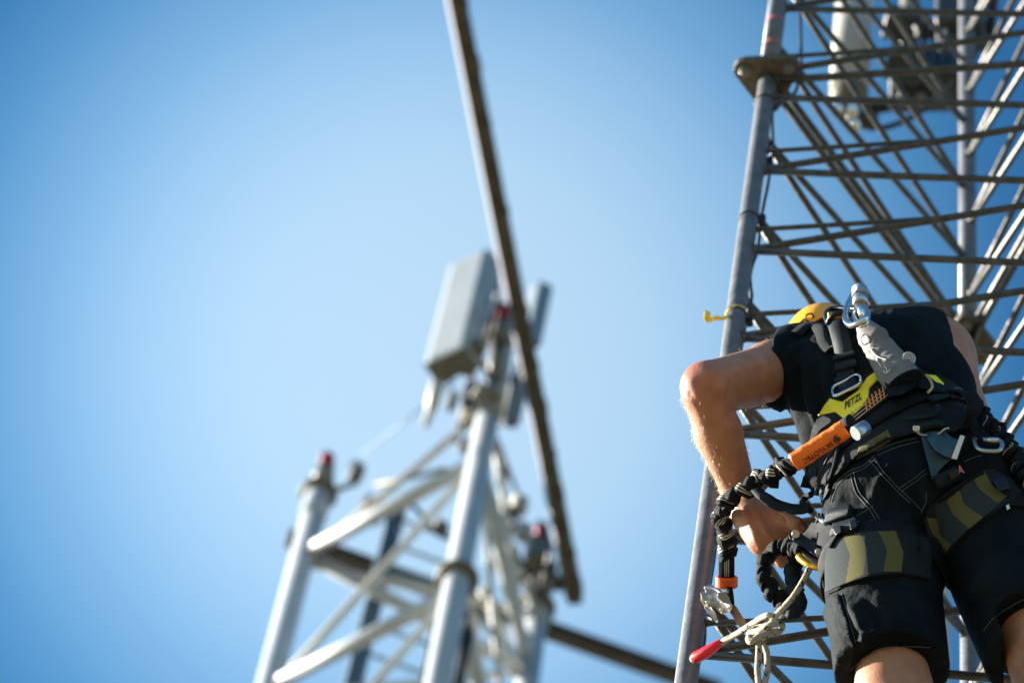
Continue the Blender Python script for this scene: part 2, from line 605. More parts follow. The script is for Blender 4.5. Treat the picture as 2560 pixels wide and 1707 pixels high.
SKIN = mat('sunburnt_skin', (.36, .16, .088), .48, 0, (.45, .215, .13), 34, .1, 220, sss=.08, spec=.35)
def redden(m, p, r, col, amt):
    """skin that really is redder round a spot (sunburnt elbow, knuckles)"""
    n, l = m.node_tree.nodes, m.node_tree.links.new
    b = n['Principled BSDF']
    src = b.inputs['Base Color'].links[0].from_socket
    g_ = n.new('ShaderNodeNewGeometry')
    d = n.new('ShaderNodeVectorMath'); d.operation = 'DISTANCE'; d.inputs[1].default_value = p
    l(g_.outputs['Position'], d.inputs[0])
    q = n.new('ShaderNodeMapRange'); q.inputs['From Min'].default_value = r; q.inputs['From Max'].default_value = r * .2
    q.inputs['To Max'].default_value = amt
    l(d.outputs['Value'], q.inputs['Value'])
    x = n.new('ShaderNodeMix'); x.data_type = 'RGBA'; x.inputs['B'].default_value = (*col, 1)
    l(q.outputs[0], x.inputs['Factor']); l(src, x.inputs['A']); l(x.outputs['Result'], b.inputs['Base Color'])
def cloth_mat(name, col, var, rough=.85, scale=900, bump=.25):
    return mat(name, col, rough, 0, var, 14, bump, scale, spec=.07)
SHIRT = cloth_mat('black_cotton_jersey', (.004, .0065, .008), (.008, .0125, .015), .8, 24, .75)
SHORTS = cloth_mat('black_canvas', (.004, .006, .0075), (.008, .012, .0145), .75, 26, .85)

A = {k: loc(*v) for k, v in dict(
    hipL=(2192, 1330, .30), hipR=(2442, 1262, .30), kneeL=(2236, 1735, .22), kneeR=(2622, 1665, .22),
    pelvis=(2295, 1225, .31), waist=(2235, 1095, .33), chest=(2198, 962, .36), upper=(2262, 925, .34),
    shL=(1995, 920, .35), shR=(2346, 890, .33), elL=(1770, 970, .47), wrL=(1850, 1232, .27),
    elR=(2440, 1110, .26), wrR=(2570, 1330, .12), neck=(2130, 880, .27), head=(2085, 925, .20),
    foreL=(1795, 1080, .39), bicL=(1880, 945, .41)).items()}
ankL = A['kneeL'] + np.array((.01, -.06, -.42)); ankR = A['kneeR'] + np.array((.02, -.06, -.42))
torso = [
    Ell(A['chest'], (.172, .125, .155), rotm(0, 4, 0), .05), Ell(A['upper'] + (0, -.01, .03), (.122, .10, .125), rotm(0, 8, 0), .06),
    Ell(A['waist'], (.158, .115, .17), rotm(0, 8, 0), .06),
]
hips = [Ell(A['pelvis'], (.165, .125, .14), rotm(0, 8, 0), .05),
        Ell(A['hipL'] + (.03, .045, .03), (.095, .085, .105), None, .05), Ell(A['hipR'] + (-.03, .045, .03), (.095, .085, .105), None, .05)]
thighs = [Cone(A['hipL'], A['kneeL'], .094, .064, .03), Cone(A['hipR'], A['kneeR'], .094, .064, .03)]
arms = [
    Ell(A['shL'] + (.0, 0, 0), (.07, .066, .066), None, .05), Cone(A['shL'], A['elL'], .060, .049, .02), Ell((A['bicL'] + A['shL']) / 2, (.062, .056, .054), None, .03),
    Cone(A['elL'], A['foreL'], .0470, .0425, .012), Cone(A['foreL'], A['wrL'], .0425, .0325, .012), Ell(A['elL'] + (-.014, .010, .004), (.027, .027, .030), None, .015),
    Ell(A['shR'], (.062, .066, .07), None, .06), Cone(A['shR'], A['elR'], .056, .045, .03),
    Cone(A['elR'], A['wrR'], .047, .032, .02), Ell(A['elR'] * .8 + A['wrR'] * .2, (.05, .048, .07), rotm(0, -25, 0), .03),
]
fp = lambda x, y, o: loc(1660 + .3871 * x, 1100 + .3871 * y, o)
w0 = A['wrL']
hand = [
    Cone(w0, fp(560, 470, .26), .032, .033, .015), Cone(fp(560, 470, .26), fp(640, 640, .235), .033, .031, .02),
    Cone(fp(600, 440, .265), fp(720, 600, .24), .028, .026, .02), Cone(fp(610, 560, .245), fp(740, 640, .235), .026, .024, .02),
    # fingers: index, middle, ring, little
    Cone(fp(755, 610, .235), fp(850, 680, .215), .0125, .011, .008), Cone(fp(850, 680, .215), fp(905, 640, .20), .011, .0095, .004),
    Cone(fp(715, 660, .23), fp(815, 750, .205), .0125, .011, .008), Cone(fp(815, 750, .205), fp(890, 715, .19), .011, .0095, .004),
    Cone(fp(665, 685, .225), fp(760, 790, .20), .012, .0105, .008), Cone(fp(760, 790, .20), fp(845, 770, .185), .0105, .009, .004),
    Cone(fp(615, 670, .225), fp(675, 760, .20), .011, .0095, .008), Cone(fp(675, 760, .20), fp(760, 800, .18), .0095, .008, .004),
    # thumb, leaving the side of the palm
    Cone(fp(620, 430, .27), fp(780, 505, .275), .021, .0155, .015), Cone(fp(780, 505, .275), fp(860, 545, .272), .0150, .0135, .006), Cone(fp(860, 545, .272), fp(912, 578, .262), .0135, .0105, .006),
]
handR = [Cone(A['wrR'], A['wrR'] + (.02, -.06, -.05), .03, .032, .015)] + [
    c for i in range(4) for c in (Cone(A['wrR'] + (.0 + .014 * i, -.08, -.06), A['wrR'] + (.0 + .014 * i, -.15, -.07), .011, .010, .006),
                                  Cone(A['wrR'] + (.0 + .014 * i, -.15, -.07), A['wrR'] + (-.01 + .014 * i, -.14, -.11 + .004 * i), .010, .008, .004))] + [
    Cone(A['wrR'] + (-.01, -.04, -.03), A['wrR'] + (-.04, -.10, -.05), .015, .011, .008)]
nk = A['neck']; hd = A['head']
headp = [Cone(A['upper'] + (-.03, -.02, .06), hd + (.01, .02, -.02), .062, .056, .04), Ell(hd, (.070, .088, .095), None, .03),
         Ell(hd + (-.02, -.085, -.06), (.02, .024, .03), None, .015), Ell(hd + (-.01, -.06, -.1), (.045, .05, .04), None, .03)]
headp += [Ell(hd + (s_ * .078, .0, -.03), (.012, .022, .034), None, .008) for s_ in (-1, 1)]
shins = [Cone(A['kneeL'], ankL, .060, .038, .03), Cone(A['kneeR'], ankR, .060, .038, .03),
         Ell(A['kneeL'] * .7 + ankL * .3 + (0, .025, 0), (.056, .05, .10), None, .03), Ell(A['kneeR'] * .7 + ankR * .3 + (0, .025, 0), (.056, .05, .10), None, .03)]
body_prims = [Ell(e.c, e.r - .012, e.m, e.k) for e in torso + hips] + [Cone(c.a, c.b, c.ra - .01, c.rb - .004, c.k) for c in thighs] + arms + hand + handR + headp + shins
redden(SKIN, wld(A['elL'] + (-.03, .02, .0)), .085, (.36, .10, .075), .75)
redden(SKIN, wld(fp(640, 690, .235)), .07, (.44, .15, .09), .6)
boot_prims = [p_ for a_ in (ankL, ankR) for p_ in (Cone(a_ + (0, 0, .05), a_ + (0, 0, -.03), .048, .046, .02), Cone(a_ + (0, 0, -.045), a_ + (.01, -.13, -.055), .042, .036, .02), Ell(a_ + (0, .02, -.045), (.04, .045, .042), None, .02))]
person = thing('person', 'worker on the tower in black sleeveless shirt and black shorts, left elbow bent outwards', 'person', wld((ankL + ankR) / 2 + (0, 0, -.05)))
def skin_disp(W, v):
    r = np.zeros(len(W))
    p = pix_np(W)
    for i in range(len(W)): r[i] = 0
    # tendons and creases over the wrist and thumb root
    for poly, h, wd in (([(1905, 1240), (1940, 1275), (1962, 1300)], -.0035, 5), ([(1940, 1285), (1950, 1305), (1960, 1325)], -.0035, 4), ([(1955, 1290), (1966, 1308)], -.003, 4), ([(1915, 1265), (1935, 1300), (1950, 1330)], -.0025, 5), ([(1860, 1270), (1880, 1330), (1900, 1370)], .0022, 6), ([(1880, 1262), (1912, 1325), (1935, 1352)], .0022, 6), ([(1975, 1300), (1982, 1312)], -.0022, 3), ([(1745, 955), (1775, 975), (1800, 1010)], -.003, 9), ([(1725, 985), (1750, 1010)], -.0022, 6), ([(1770, 930), (1850, 915), (1920, 900)], .0035, 16), ([(1800, 1000), (1870, 985), (1930, 975)], -.003, 16),
                        ([(1870, 1262), (1890, 1330)], .0018, 9), ([(1885, 1262), (1918, 1330)], .0018, 9), ([(1835, 1030), (1830, 965)], -.005, 16),
                        ([(1925, 1035), (1905, 985), (1895, 930)], -.004, 18), ([(1740, 1000), (1790, 1130)], .003, 22)):
        d, t = seg_dist(p, poly)
        r += h * np.exp(-(d / wd) ** 2)
    return r * (v[:, 0] < .30)
body = sdf_obj('body', body_prims, .0048, SKIN, person, disp=skin_disp)
def shirt_cut(P):
    x, o, z = P[..., 0], P[..., 1], P[..., 2]
    xl = .161 - np.clip(-1.69 - z, 0, 1) * 1.5                   # left armhole
    xr = .494 - .70 * np.clip(z + 1.65, 0, 1) ** 2 + np.clip(-1.65 - z, 0, 1) * 1.5
    c = np.maximum(xl - x, x - xr)
    # neck hole and hem
    nb = np.linalg.norm((P - (A['upper'] + (-.075, -.03, .11))) / np.array((1.1, 1, 1.1)), axis=-1)
    c = np.maximum(c, .085 - nb)
    return np.maximum(c, (A['pelvis'][2] + .02) - z)
shirt_prims = torso + [Ell(A['pelvis'] + (0, 0, .04), (.155, .115, .13), rotm(0, 8, 0), .05),
                       Ell(A['shL'] + (.005, 0, .0), (.078, .075, .075), None, .05), Cone(A['shL'], A['shL'] * .7 + A['elL'] * .3, .074, .068, .03), Ell(A['shR'] + (-.012, 0, 0), (.064, .068, .07), None, .06)]
SF = [([(1965, 905), (1985, 1000), (2020, 1120), (2035, 1180)], .006, 9), ([(1985, 900), (2005, 1000), (2040, 1110)], -.005, 8),
      ([(2010, 880), (2018, 980), (2050, 1090)], .006, 10), ([(2040, 885), (2040, 960), (2065, 1050)], -.005, 9), ([(2060, 960), (2050, 1010), (2040, 1060)], .005, 8),
      ([(2075, 1000), (2040, 1075), (2050, 1150)], -.005, 8), ([(1950, 960), (1968, 1060), (2010, 1160)], -.006, 8),
      ([(2290, 905), (2330, 925), (2400, 935)], .003, 10), ([(2280, 925), (2340, 950), (2410, 965)], -.003, 10), ([(2250, 870), (2330, 860), (2380, 850)], .002, 14),
      ([(2210, 790), (2260, 800), (2330, 860)], .003, 18), ([(2060, 850), (2010, 860), (1960, 890)], .004, 10), ([(2230, 960), (2320, 970), (2400, 985)], .003, 9)]
SF = [(p_, h_ * 1.6, w_) for p_, h_, w_ in SF]
shirt = sdf_obj('shirt', shirt_prims, .0045, SHIRT, person, cut=shirt_cut, inflate=.004, disp=folds_disp(SF), relax=2)
# shorts: inflated hips and thighs, cut at the hems
def shorts_cut(P):
    z = P[..., 2]
    c = z - (A['waist'][2] - .04 + .12 * (P[..., 0] - A['waist'][0]))
    mid = (A['hipL'][0] + A['hipR'][0]) / 2 + .03
    dl = A['kneeL'] - A['hipL']; Ll = np.linalg.norm(dl); dl /= Ll
    dr = A['kneeR'] - A['hipR']; Lr = np.linalg.norm(dr); dr /= Lr
    tl = (P - A['hipL']) @ dl - HL
    tr = (P - A['hipR']) @ dr - HR
    t = np.where(P[..., 0] < mid + (A['hipR'][2] - z) * .25, tl, tr)
    return np.maximum(c, t)
HL, HR = .345, .335
def leg_tube(h, k, L_, r0, r1):
    d = (A[k] - A[h]); d /= np.linalg.norm(d)
    return Cone(A[h] + (0, .005, .0), A[h] + d * (L_ + .12), r0, r1, .02)
shorts_prims = [Ell(e.c, e.r + .006, e.m, e.k) for e in hips] + [leg_tube('hipL', 'kneeL', .3, .103, .098), leg_tube('hipR', 'kneeR', .3, .105, .102),
                Ell(A['waist'] + (0.01, 0, -.05), (.165, .122, .12), rotm(0, 8, 0), .05)]
HF = [([(2120, 1500), (2150, 1560), (2170, 1640)], .006, 12), ([(2150, 1490), (2190, 1530), (2230, 1600)], -.005, 14), ([(2180, 1480), (2230, 1500), (2290, 1490)], .005, 12),
      ([(2300, 1180), (2290, 1250), (2300, 1340)], -.006, 10), ([(2240, 1150), (2200, 1200), (2160, 1290)], .006, 12), ([(2260, 1170), (2230, 1240), (2200, 1300)], -.004, 10),
      ([(2340, 1440), (2300, 1380), (2310, 1280)], -.008, 14), ([(2400, 1500), (2440, 1470), (2520, 1440)], .005, 12), ([(2080, 1200), (2110, 1180), (2160, 1170)], .006, 10),
      ([(2100, 1250), (2150, 1240), (2200, 1250)], -.004, 10), ([(2110, 1600), (2140, 1590), (2180, 1550)], -.005, 10)]
HF = [(p_, h_ * 1.3, w_) for p_, h_, w_ in HF]
shorts = sdf_obj('shorts', shorts_prims, .0048, SHORTS, person, cut=shorts_cut, disp=folds_disp(HF), relax=2)

# ------------------------------------------------------------------ things laid on the worker
GS = .82                                                 # trim factor for webbing widths and cord radii
class Surf:
    def __init__(s, objs):
        vs, fs = [], []
        for o in objs:
            b = len(vs)
            vs += [v.co.copy() for v in o.data.vertices]
            fs += [tuple(b + i for i in p.vertices) for p in o.data.polygons]
        s.t = BVHTree.FromPolygons(vs, fs)
    def hit(s, px, py, off=0.0):
        d = ray(px, py)
        l_, n_, i_, _d = s.t.ray_cast(EYE, d)
        if l_ is None: return None
        if n_.dot(d) > 0: n_ = -n_
        return l_ + n_ * min(off, .004) - d * max(0.0, off - .004), n_
    def near(s, px, py, off, guess):
        h = s.hit(px, py, off)
        if h: return h
        l_, n_, i_, _d = s.t.find_nearest(guess)
        return guess, n_
C2 = lambda pts: [(1660 + .38265 * x, 500 + .38265 * y) for x, y in pts]
C3 = lambda pts: [(1660 + .3871 * x, 1100 + .3871 * y) for x, y in pts]
C7 = lambda pts: [(2260 + .2551 * x, 800 + .2551 * y) for x, y in pts]
C8 = lambda pts: [(1680 + .19133 * x, 1000 + .19133 * y) for x, y in pts]
def cat2(pts, n=6):
    return [(v.x, v.y) for v in catmull([Vector((*p, 0)) for p in pts], n)]
def ribbon_mb(mb, P, N, wid, thick):
    """flat band through points P with face normals N"""
    k = len(P)
    wid = [w_ * GS for w_ in (wid if hasattr(wid, '__len__') else [wid] * k)]
    rings = []
    for i in range(k):
        t = (P[min(i + 1, k - 1)] - P[max(i - 1, 0)]).normalized()
        n_ = (N[i] - t * N[i].dot(t)).normalized()
        sd = t.cross(n_) * wid[i] * .5
        h = n_ * thick * .5
        e = sd.normalized() * thick * .5
        rings.append([mb.bm.verts.new(P[i] + v) for v in (sd + e * 0 , sd * .97 + h, -sd * .97 + h, -sd, -sd * .97 - h, sd * .97 - h)])
    for i in range(k - 1):
        a, b = rings[i], rings[i + 1]
        for j in range(6): mb._f([a[j], a[(j + 1) % 6], b[(j + 1) % 6], b[j]])
    mb._f(rings[0][::-1], False); mb._f(rings[-1], False)
    return mb
def strap(name, pts, wid, m, parent, surf, off=.004, thick=.003, n=6, smooth=2, extra=None):
    """webbing laid over the surface along a photo polyline"""
    pp = cat2(pts, n)
    P, N = [], []
    last = None
    for q in pp:
        h = surf.hit(*q, off)
        if h is None: h = (last[0] if last else None, last[1] if last else None)
        if h[0] is None: continue
        last = h
        P.append(h[0].copy()); N.append(h[1].copy())
    if extra: P = [p + N[i] * extra[min(int(i / len(P) * len(extra)), len(extra) - 1)] for i, p in enumerate(P)]
    if len(P) < 2: return None
    for _ in range(smooth):
        N = [(N[max(i - 1, 0)] + N[i] * 2 + N[min(i + 1, len(N) - 1)]).normalized() for i in range(len(N))]
        P = [P[i] if i in (0, len(P) - 1) else (P[i - 1] + P[i] * 2 + P[i + 1]) / 4 for i in range(len(P))]
    mb = MB()
    ribbon_mb(mb, P, N, wid, thick)
    return mb.build(name, m, parent)
def patch(name, poly, m, parent, surf, off=.004, thick=.003, grid=10, mi=None, lift=None, rim=0):
    """a piece of sheet cut to a photo outline and laid on the surface; mi(x, y) picks the material of each face"""
    bm = bmesh.new()
    dense = []
    k = len(poly)
    for i in range(k):
        a, b = Vector((*poly[i], 0)), Vector((*poly[(i + 1) % k], 0))
        n_ = max(1, int((b - a).length / grid))
        dense += [a.lerp(b, j / n_) for j in range(n_)]
    f = bm.faces.new([bm.verts.new(v) for v in dense])
    bmesh.ops.triangulate(bm, faces=[f])
    xs = [p[0] for p in poly]; ys = [p[1] for p in poly]
    for ax, lo_, hi_ in ((0, min(xs), max(xs)), (1, min(ys), max(ys))):
        c = math.floor(lo_ / grid) * grid + grid + .013
        while c < hi_:
            co = Vector((0, 0, 0)); co[ax] = c
            no = Vector((0, 0, 0)); no[ax] = 1
            bmesh.ops.bisect_plane(bm, geom=bm.verts[:] + bm.edges[:] + bm.faces[:], plane_co=co, plane_no=no)
            c += grid
    bmesh.ops.remove_doubles(bm, verts=bm.verts[:], dist=.01)
    bm.verts.ensure_lookup_table(); bm.verts.index_update()
    px = [(v.co.x, v.co.y) for v in bm.verts]
    H = [surf.hit(*p) for p in px]
    good = [h for h in H if h]
    if not good:
        bm.free(); return None
    for i, h in enumerate(H):
        if h is None:
            j = min((j for j in range(len(H)) if H[j]), key=lambda j: (px[j][0] - px[i][0]) ** 2 + (px[j][1] - px[i][1]) ** 2)
            d0 = (H[j][0] - EYE).length + .004
            H[i] = (EYE + ray(*px[i]) * d0, H[j][1])
    # smooth the offset normals so that the sheet does not crumple
    N = [h[1].copy() for h in H]
    adj = [[e.other_vert(v).index for e in v.link_edges] for v in bm.verts]
    P0 = [h[0].copy() for h in H]
    for _ in range(4):
        N = [(N[i] * 1.0 + sum((N[j] for j in adj[i]), Vector())).normalized() for i in range(len(N))]
    for _ in range(3):
        P0 = [(P0[i] * 1.0 + sum((P0[j] for j in adj[i]), Vector())) / (1 + len(adj[i])) if not bm.verts[i].is_boundary else P0[i] for i in range(len(P0))]
    lf = [(lift(*p) if lift else 0) for p in px]
    mis = []
    for f in bm.faces:
        c = f.calc_center_median()
        mis.append(mi(c.x, c.y) if mi else 0)
    bnd = [e for e in bm.edges if e.is_boundary]
    def out_(i, d):
        return P0[i] + N[i] * min(d, .006) - ray(*px[i]) * max(0.0, d - .006)
    top = [out_(i, off + thick + lf[i]) for i in range(len(H))]
    bot = [out_(i, off - .002) for i in range(len(H))]
    fs = [tuple(v.index for v in f.verts) for f in bm.faces]
    nv = len(top)
    allf = fs + [tuple(nv + i for i in reversed(f)) for f in fs] + [(e.verts[0].index, e.verts[1].index, nv + e.verts[1].index, nv + e.verts[0].index) for e in bnd]
    mis = mis + [0] * (len(fs) + len(bnd))
    o = mesh_obj(name, top + bot, allf, m, parent, mi=mis)
    b2 = bmesh.new(); b2.from_mesh(o.data)
    bmesh.ops.recalc_face_normals(b2, faces=b2.faces[:])
    b2.to_mesh(o.data); b2.free()
    bm.free()
    return o
def inpoly(x, y, poly):
    c = False
    for i in range(len(poly)):
        (x1, y1), (x2, y2) = poly[i - 1], poly[i]
        if (y1 > y) != (y2 > y) and x < (x2 - x1) * (y - y1) / (y2 - y1) + x1: c = not c
    return c
def lettering(name, txt, org, xd, yd, m, parent, surf, off=.0012, width=None, shear=0.0, bold=0.0, flip=False, spacing=1.0):
    """raised print: org = photo pixel of the baseline start, xd/yd = pixel vectors of text length and of capital height"""
    cu = bpy.data.curves.new(name, 'FONT')
    cu.body = txt
    cu.size = 1.0
    cu.shear = shear
    cu.offset = bold
    cu.space_character = spacing
    tmp = bpy.data.objects.new('tmp_text', cu)
    sc.collection.objects.link(tmp)
    dg = bpy.context.evaluated_depsgraph_get()
    me = bpy.data.meshes.new_from_object(tmp.evaluated_get(dg))
    bpy.data.objects.remove(tmp)
    bm = bmesh.new(); bm.from_mesh(me)
    bpy.data.meshes.remove(me)
    xs = [v.co.x for v in bm.verts]; ys = [v.co.y for v in bm.verts]
    x0, x1, y0, y1 = min(xs), max(xs), min(ys), max(ys)
    for v in bm.verts:
        u, t = (v.co.x - x0) / (x1 - x0), (v.co.y - y0) / (y1 - y0)
        q = (org[0] + xd[0] * u + yd[0] * t, org[1] + xd[1] * u + yd[1] * t)
        h = surf.hit(*q, off)
        v.co = h[0] if h else EYE + ray(*q) * 7.6
    me = bpy.data.meshes.new(name)
    bm.to_mesh(me); bm.free()
    me.materials.append(m)
    o = link(bpy.data.objects.new(name, me))
    if parent is not None:
        o.parent = parent
        o.matrix_parent_inverse = Matrix.Translation(-root_loc(parent))
    return o
def bunched(pts, r, mats, name, parent, waves=16, amp=.35, wig=.006, stripes=(1, 2), flat=.62, n=14, seed=1, per=8):
    """gathered elastic webbing: a flattened tube in folds"""
    P = catmull(pts, per)
    L_ = sum((P[i + 1] - P[i]).length for i in range(len(P) - 1))
    # resample evenly
    N_ = waves * 7
    acc = [0]
    for i in range(len(P) - 1): acc.append(acc[-1] + (P[i + 1] - P[i]).length)
    Qp, j = [], 0
    for i in range(N_ + 1):
        s_ = L_ * i / N_
        while j < len(P) - 2 and acc[j + 1] < s_: j += 1
        Qp.append(P[j].lerp(P[j + 1], (s_ - acc[j]) / max(acc[j + 1] - acc[j], 1e-9)))
    rr = random.Random(seed)
    tri = lambda x: 2 / math.pi * math.asin(math.sin(x))
    ph = [rr.uniform(-.5, .5) for _ in range(waves + 2)]
    out_p, rad = [], []
    for i, p in enumerate(Qp):
        t = (Qp[min(i + 1, N_)] - Qp[max(i - 1, 0)]).normalized()
        sd = t.cross(FWD).normalized()
        u = i / N_ * waves
        k = int(u)
        a = 2 * math.pi * u + ph[k]
        env = min(1, i / 6, (N_ - i) / 6)
        out_p.append(p + sd * wig * (1.15 * tri(a * .5 + ph[k])) * env + FWD * wig * .6 * math.cos(a * .5) * env)
        rad.append(r * GS * (1 - amp * .5 + amp * (.5 + .5 * math.sin(a)) * (1 + .4 * ph[k])))
    mb = MB()
    mb.tube(out_p, rad, n, squash=(FWD, flat), mfun=lambda i, j: 1 if (j in stripes) else 0)
    return mb.build(name, mats, parent)

WEB = mat('black_webbing', (.005, .0065, .008), .6, 0, (.009, .0115, .014), 60, .5, 1400, spec=.14)
WEB_S = mat('satin_black_webbing', (.006, .012, .015), .5, 0, (.011, .019, .023), 30, .3, 1200, spec=.16)
WEB_B = mat('slate_blue_webbing', (.016, .045, .062), .55, 0, (.02, .06, .08), 30, .3, 1200, spec=.4)
PAD = mat('ribbed_pad_fabric', (.012, .015, .017), .75, 0, (.022, .026, .028), 500, .6, 900, spec=.15)
OLIVE = mat('olive_jacquard', (.16, .14, .045), .8, 0, (.12, .105, .035), 700, .6, 1100, spec=.15)
SLATE = mat('slate_jacquard', (.024, .035, .037), .75, 0, (.040, .052, .054), 700, .5, 1100, spec=.15)
YEL = mat('yellow_printed_fabric', (.97, .80, .003), .5, 0, (.94, .76, .002), 30, .15, 900)
YEL_H = mat('yellow_helmet_shell', (.92, .40, .003), .28, 0, coat=.4, bump=.04, bscale=60)
YEL_DK = mat('dark_yellow_print', (.42, .30, .01), .5)
ORANGE = mat('orange_sleeve_vinyl', (.92, .18, .005), .42, 0, (.84, .15, .004), 30, .12, 200)
ORANGE_R = mat('orange_rubber', (.75, .12, .01), .45)
ORANGE_T = mat('orange_thread', (.75, .25, .04), .7)
INK = mat('black_print', (.012, .012, .014), .5)
LINE = mat('white_woven_line', (.48, .45, .38), .8)
CHROME = mat('polished_steel', (.72, .72, .72), .18, 1.0, bump=.03, bscale=60)
ALU = mat('brushed_aluminium', (.55, .55, .56), .32, .9, bump=.08, bscale=200)
GOLD = mat('yellow_zinc_plating', (.62, .50, .22), .3, .95, (.70, .66, .50), 90)
GOLD_D = mat('anodised_gold', (.75, .36, .03), .3, .9)
IRID = mat('rainbow_zinc_plating', (.55, .60, .25), .3, .9, (.60, .30, .45), 60)
HARD = mat('black_anodised_metal', (.012, .012, .014), .3, .4)
POUCH = mat('grey_ripstop_nylon', (.155, .14, .13), .5, 0, (.20, .185, .18), 40, .4, 900)
POUCH_L = mat('white_screen_print', (.62, .60, .58), .6)
ROPE_W = mat('white_rope_sheath', (.44, .38, .29), .9, 0, (.52, .46, .37), 300, .6, 700)
ROPE_B = mat('black_rope_fleck', (.02, .02, .025), .9)
RED = mat('red_heat_shrink', (.75, .01, .025), .35, 0, coat=.3)
PINK = mat('pink_marker', (.62, .16, .20), .7)
SEAM = mat('grey_stitching', (.075, .09, .10), .8)
REDTHREAD = mat('red_thread', (.5, .03, .03), .7)

base = Surf([body, shirt, shorts])
SH = [([(1350, 110), (1430, 220), (1520, 315), (1600, 390), (1670, 460)]), ([(1325, 130), (1420, 240), (1512, 335), (1590, 410)]),
      ([(1520, 312), (1610, 250), (1690, 190)]), ([(1535, 330), (1620, 270), (1695, 215)]), ([(1225, 210), (1260, 330), (1340, 430), (1420, 560)]),
      ([(1205, 215), (1240, 340), (1320, 440), (1395, 560)]), ([(1245, 490), (1300, 460), (1350, 425)]), ([(1380, 100), (1500, 50), (1650, 10)]), ([(1370, 75), (1480, 25), (1640, -15)]),
      ([(1070, 395), (1110, 280), (1190, 205), (1290, 165), (1360, 100)]), ([(1085, 400), (1125, 295), (1200, 222), (1300, 180), (1370, 115)]),
      ([(1205, 1480), (1300, 1400), (1430, 1345), (1560, 1330), (1720, 1335)]), ([(2065, 1230), (2140, 1140), (2230, 1075), (2330, 1020)]),
      ([(1150, 990), (1190, 1130), (1240, 1310)]), ([(1940, 140), (2010, 110), (2050, 100)]), ([(1690, 340), (1690, 400), (1660, 470)])]
for sm in SH:
    pp = [base.hit(*q, .0008) for q in cat2(C3(sm), 8)]
    pp = [h for h in pp if h]
    if len(pp) < 3: continue
    mb = MB()
    ribbon_mb(mb, [h[0] for h in pp], [h[1] for h in pp], .0014, .0012)
    mb.build('seam', SEAM, shorts)
# side pocket on the left leg of the shorts
patch('cargo_pocket', C3([(1075, 1010), (1140, 1000), (1200, 1180), (1235, 1330), (1195, 1480), (1130, 1440), (1085, 1250), (1045, 1120)]), SHORTS, shorts, base, .002, .005, 10)

# ---- harness
wc = wld(A['waist'])
harness = thing('safety_harness', 'black full body harness with yellow back panel and olive striped leg pads', 'harness', wc)
back_pad = patch('back_pad', [(2018, 1190), (2030, 1100), (2050, 1030), (2085, 985), (2140, 955), (2195, 925), (2290, 925), (2370, 950), (2420, 1000), (2440, 1065), (2380, 1085), (2300, 1085), (2220, 1105), (2140, 1150), (2080, 1205), (2040, 1235)], PAD, harness, base, .004, .010, 10)
s2 = Surf([body, shirt, shorts, back_pad])
patch('pad_stripe', [(2140, 1150), (2148, 1118), (2220, 1075), (2232, 1100), (2190, 1125)], OLIVE, harness, s2, .0005, .001, 8)
YP = C2([(1005, 1410), (1090, 1300), (1170, 1325), (1265, 1255), (1330, 1165), (1385, 1125), (1410, 1165), (1345, 1230), (1337, 1290), (1305, 1340), (1205, 1452), (1120, 1385)])
panel = patch('yellow_panel', YP, YEL, harness, s2, .001, .002, 7)
patch('yellow_panel', C2([(1710, 1150), (1770, 1155), (1825, 1210), (1800, 1225), (1740, 1190)]), YEL, harness, s2, .001, .003, 6)
s3 = Surf([body, shirt, shorts, back_pad, panel])
lettering('panel_lettering', 'PETZL', (2112.5, 1024), (43, -26.5), (-1.5, -17), INK, panel, s3, .0012, shear=.15, bold=.02)
lettering('panel_lettering', 'AVAO', (2127, 1042), (44, -27), (-2, -11), YEL_DK, panel, s3, .0012)

# shoulder strap with folds and its buckle
strap('shoulder_strap', C2([(1128, 805), (1150, 880), (1175, 980), (1185, 1060), (1192, 1130), (1200, 1200), (1212, 1250)]), [.042] * 60, WEB_S, harness, s2, .008, .004, 8)
strap('strap_keeper', C2([(1115, 1045), (1180, 1028), (1250, 1010)]), .014, WEB_S, harness, s2, .014, .006, 6)
strap('strap_keeper', C2([(1125, 1105), (1190, 1090), (1262, 1072)]), .020, WEB_S, harness, s2, .013, .006, 6)
strap('strap_keeper', C2([(1125, 1190), (1190, 1178), (1255, 1165)]), .012, WEB_S, harness, s2, .014, .006, 6)
strap('shoulder_strap', C2([(870, 885), (930, 835), (1000, 830), (1035, 880), (1050, 930), (1095, 985)]), [.03] * 60, PAD, harness, s2, .006, .006, 8)
strap('shoulder_strap', C2([(1350, 705), (1420, 690), (1500, 700)]), .03, WEB_S, harness, s2, .002, .003, 6)
strap('shoulder_strap', C2([(1550, 1000), (1590, 1070), (1660, 1140), (1740, 1210)]), .03, WEB, harness, s2, .004, .003, 6)
mb = MB()
bk = [s2.hit(*q, .016)[0] for q in C2([(1122, 1285), (1114, 1232), (1180, 1195), (1268, 1150), (1285, 1205), (1200, 1255)])]
mb.tube(catmull(bk, 5, True), .0032, 10, closed=True)
mb.build('buckle', CHROME, harness)

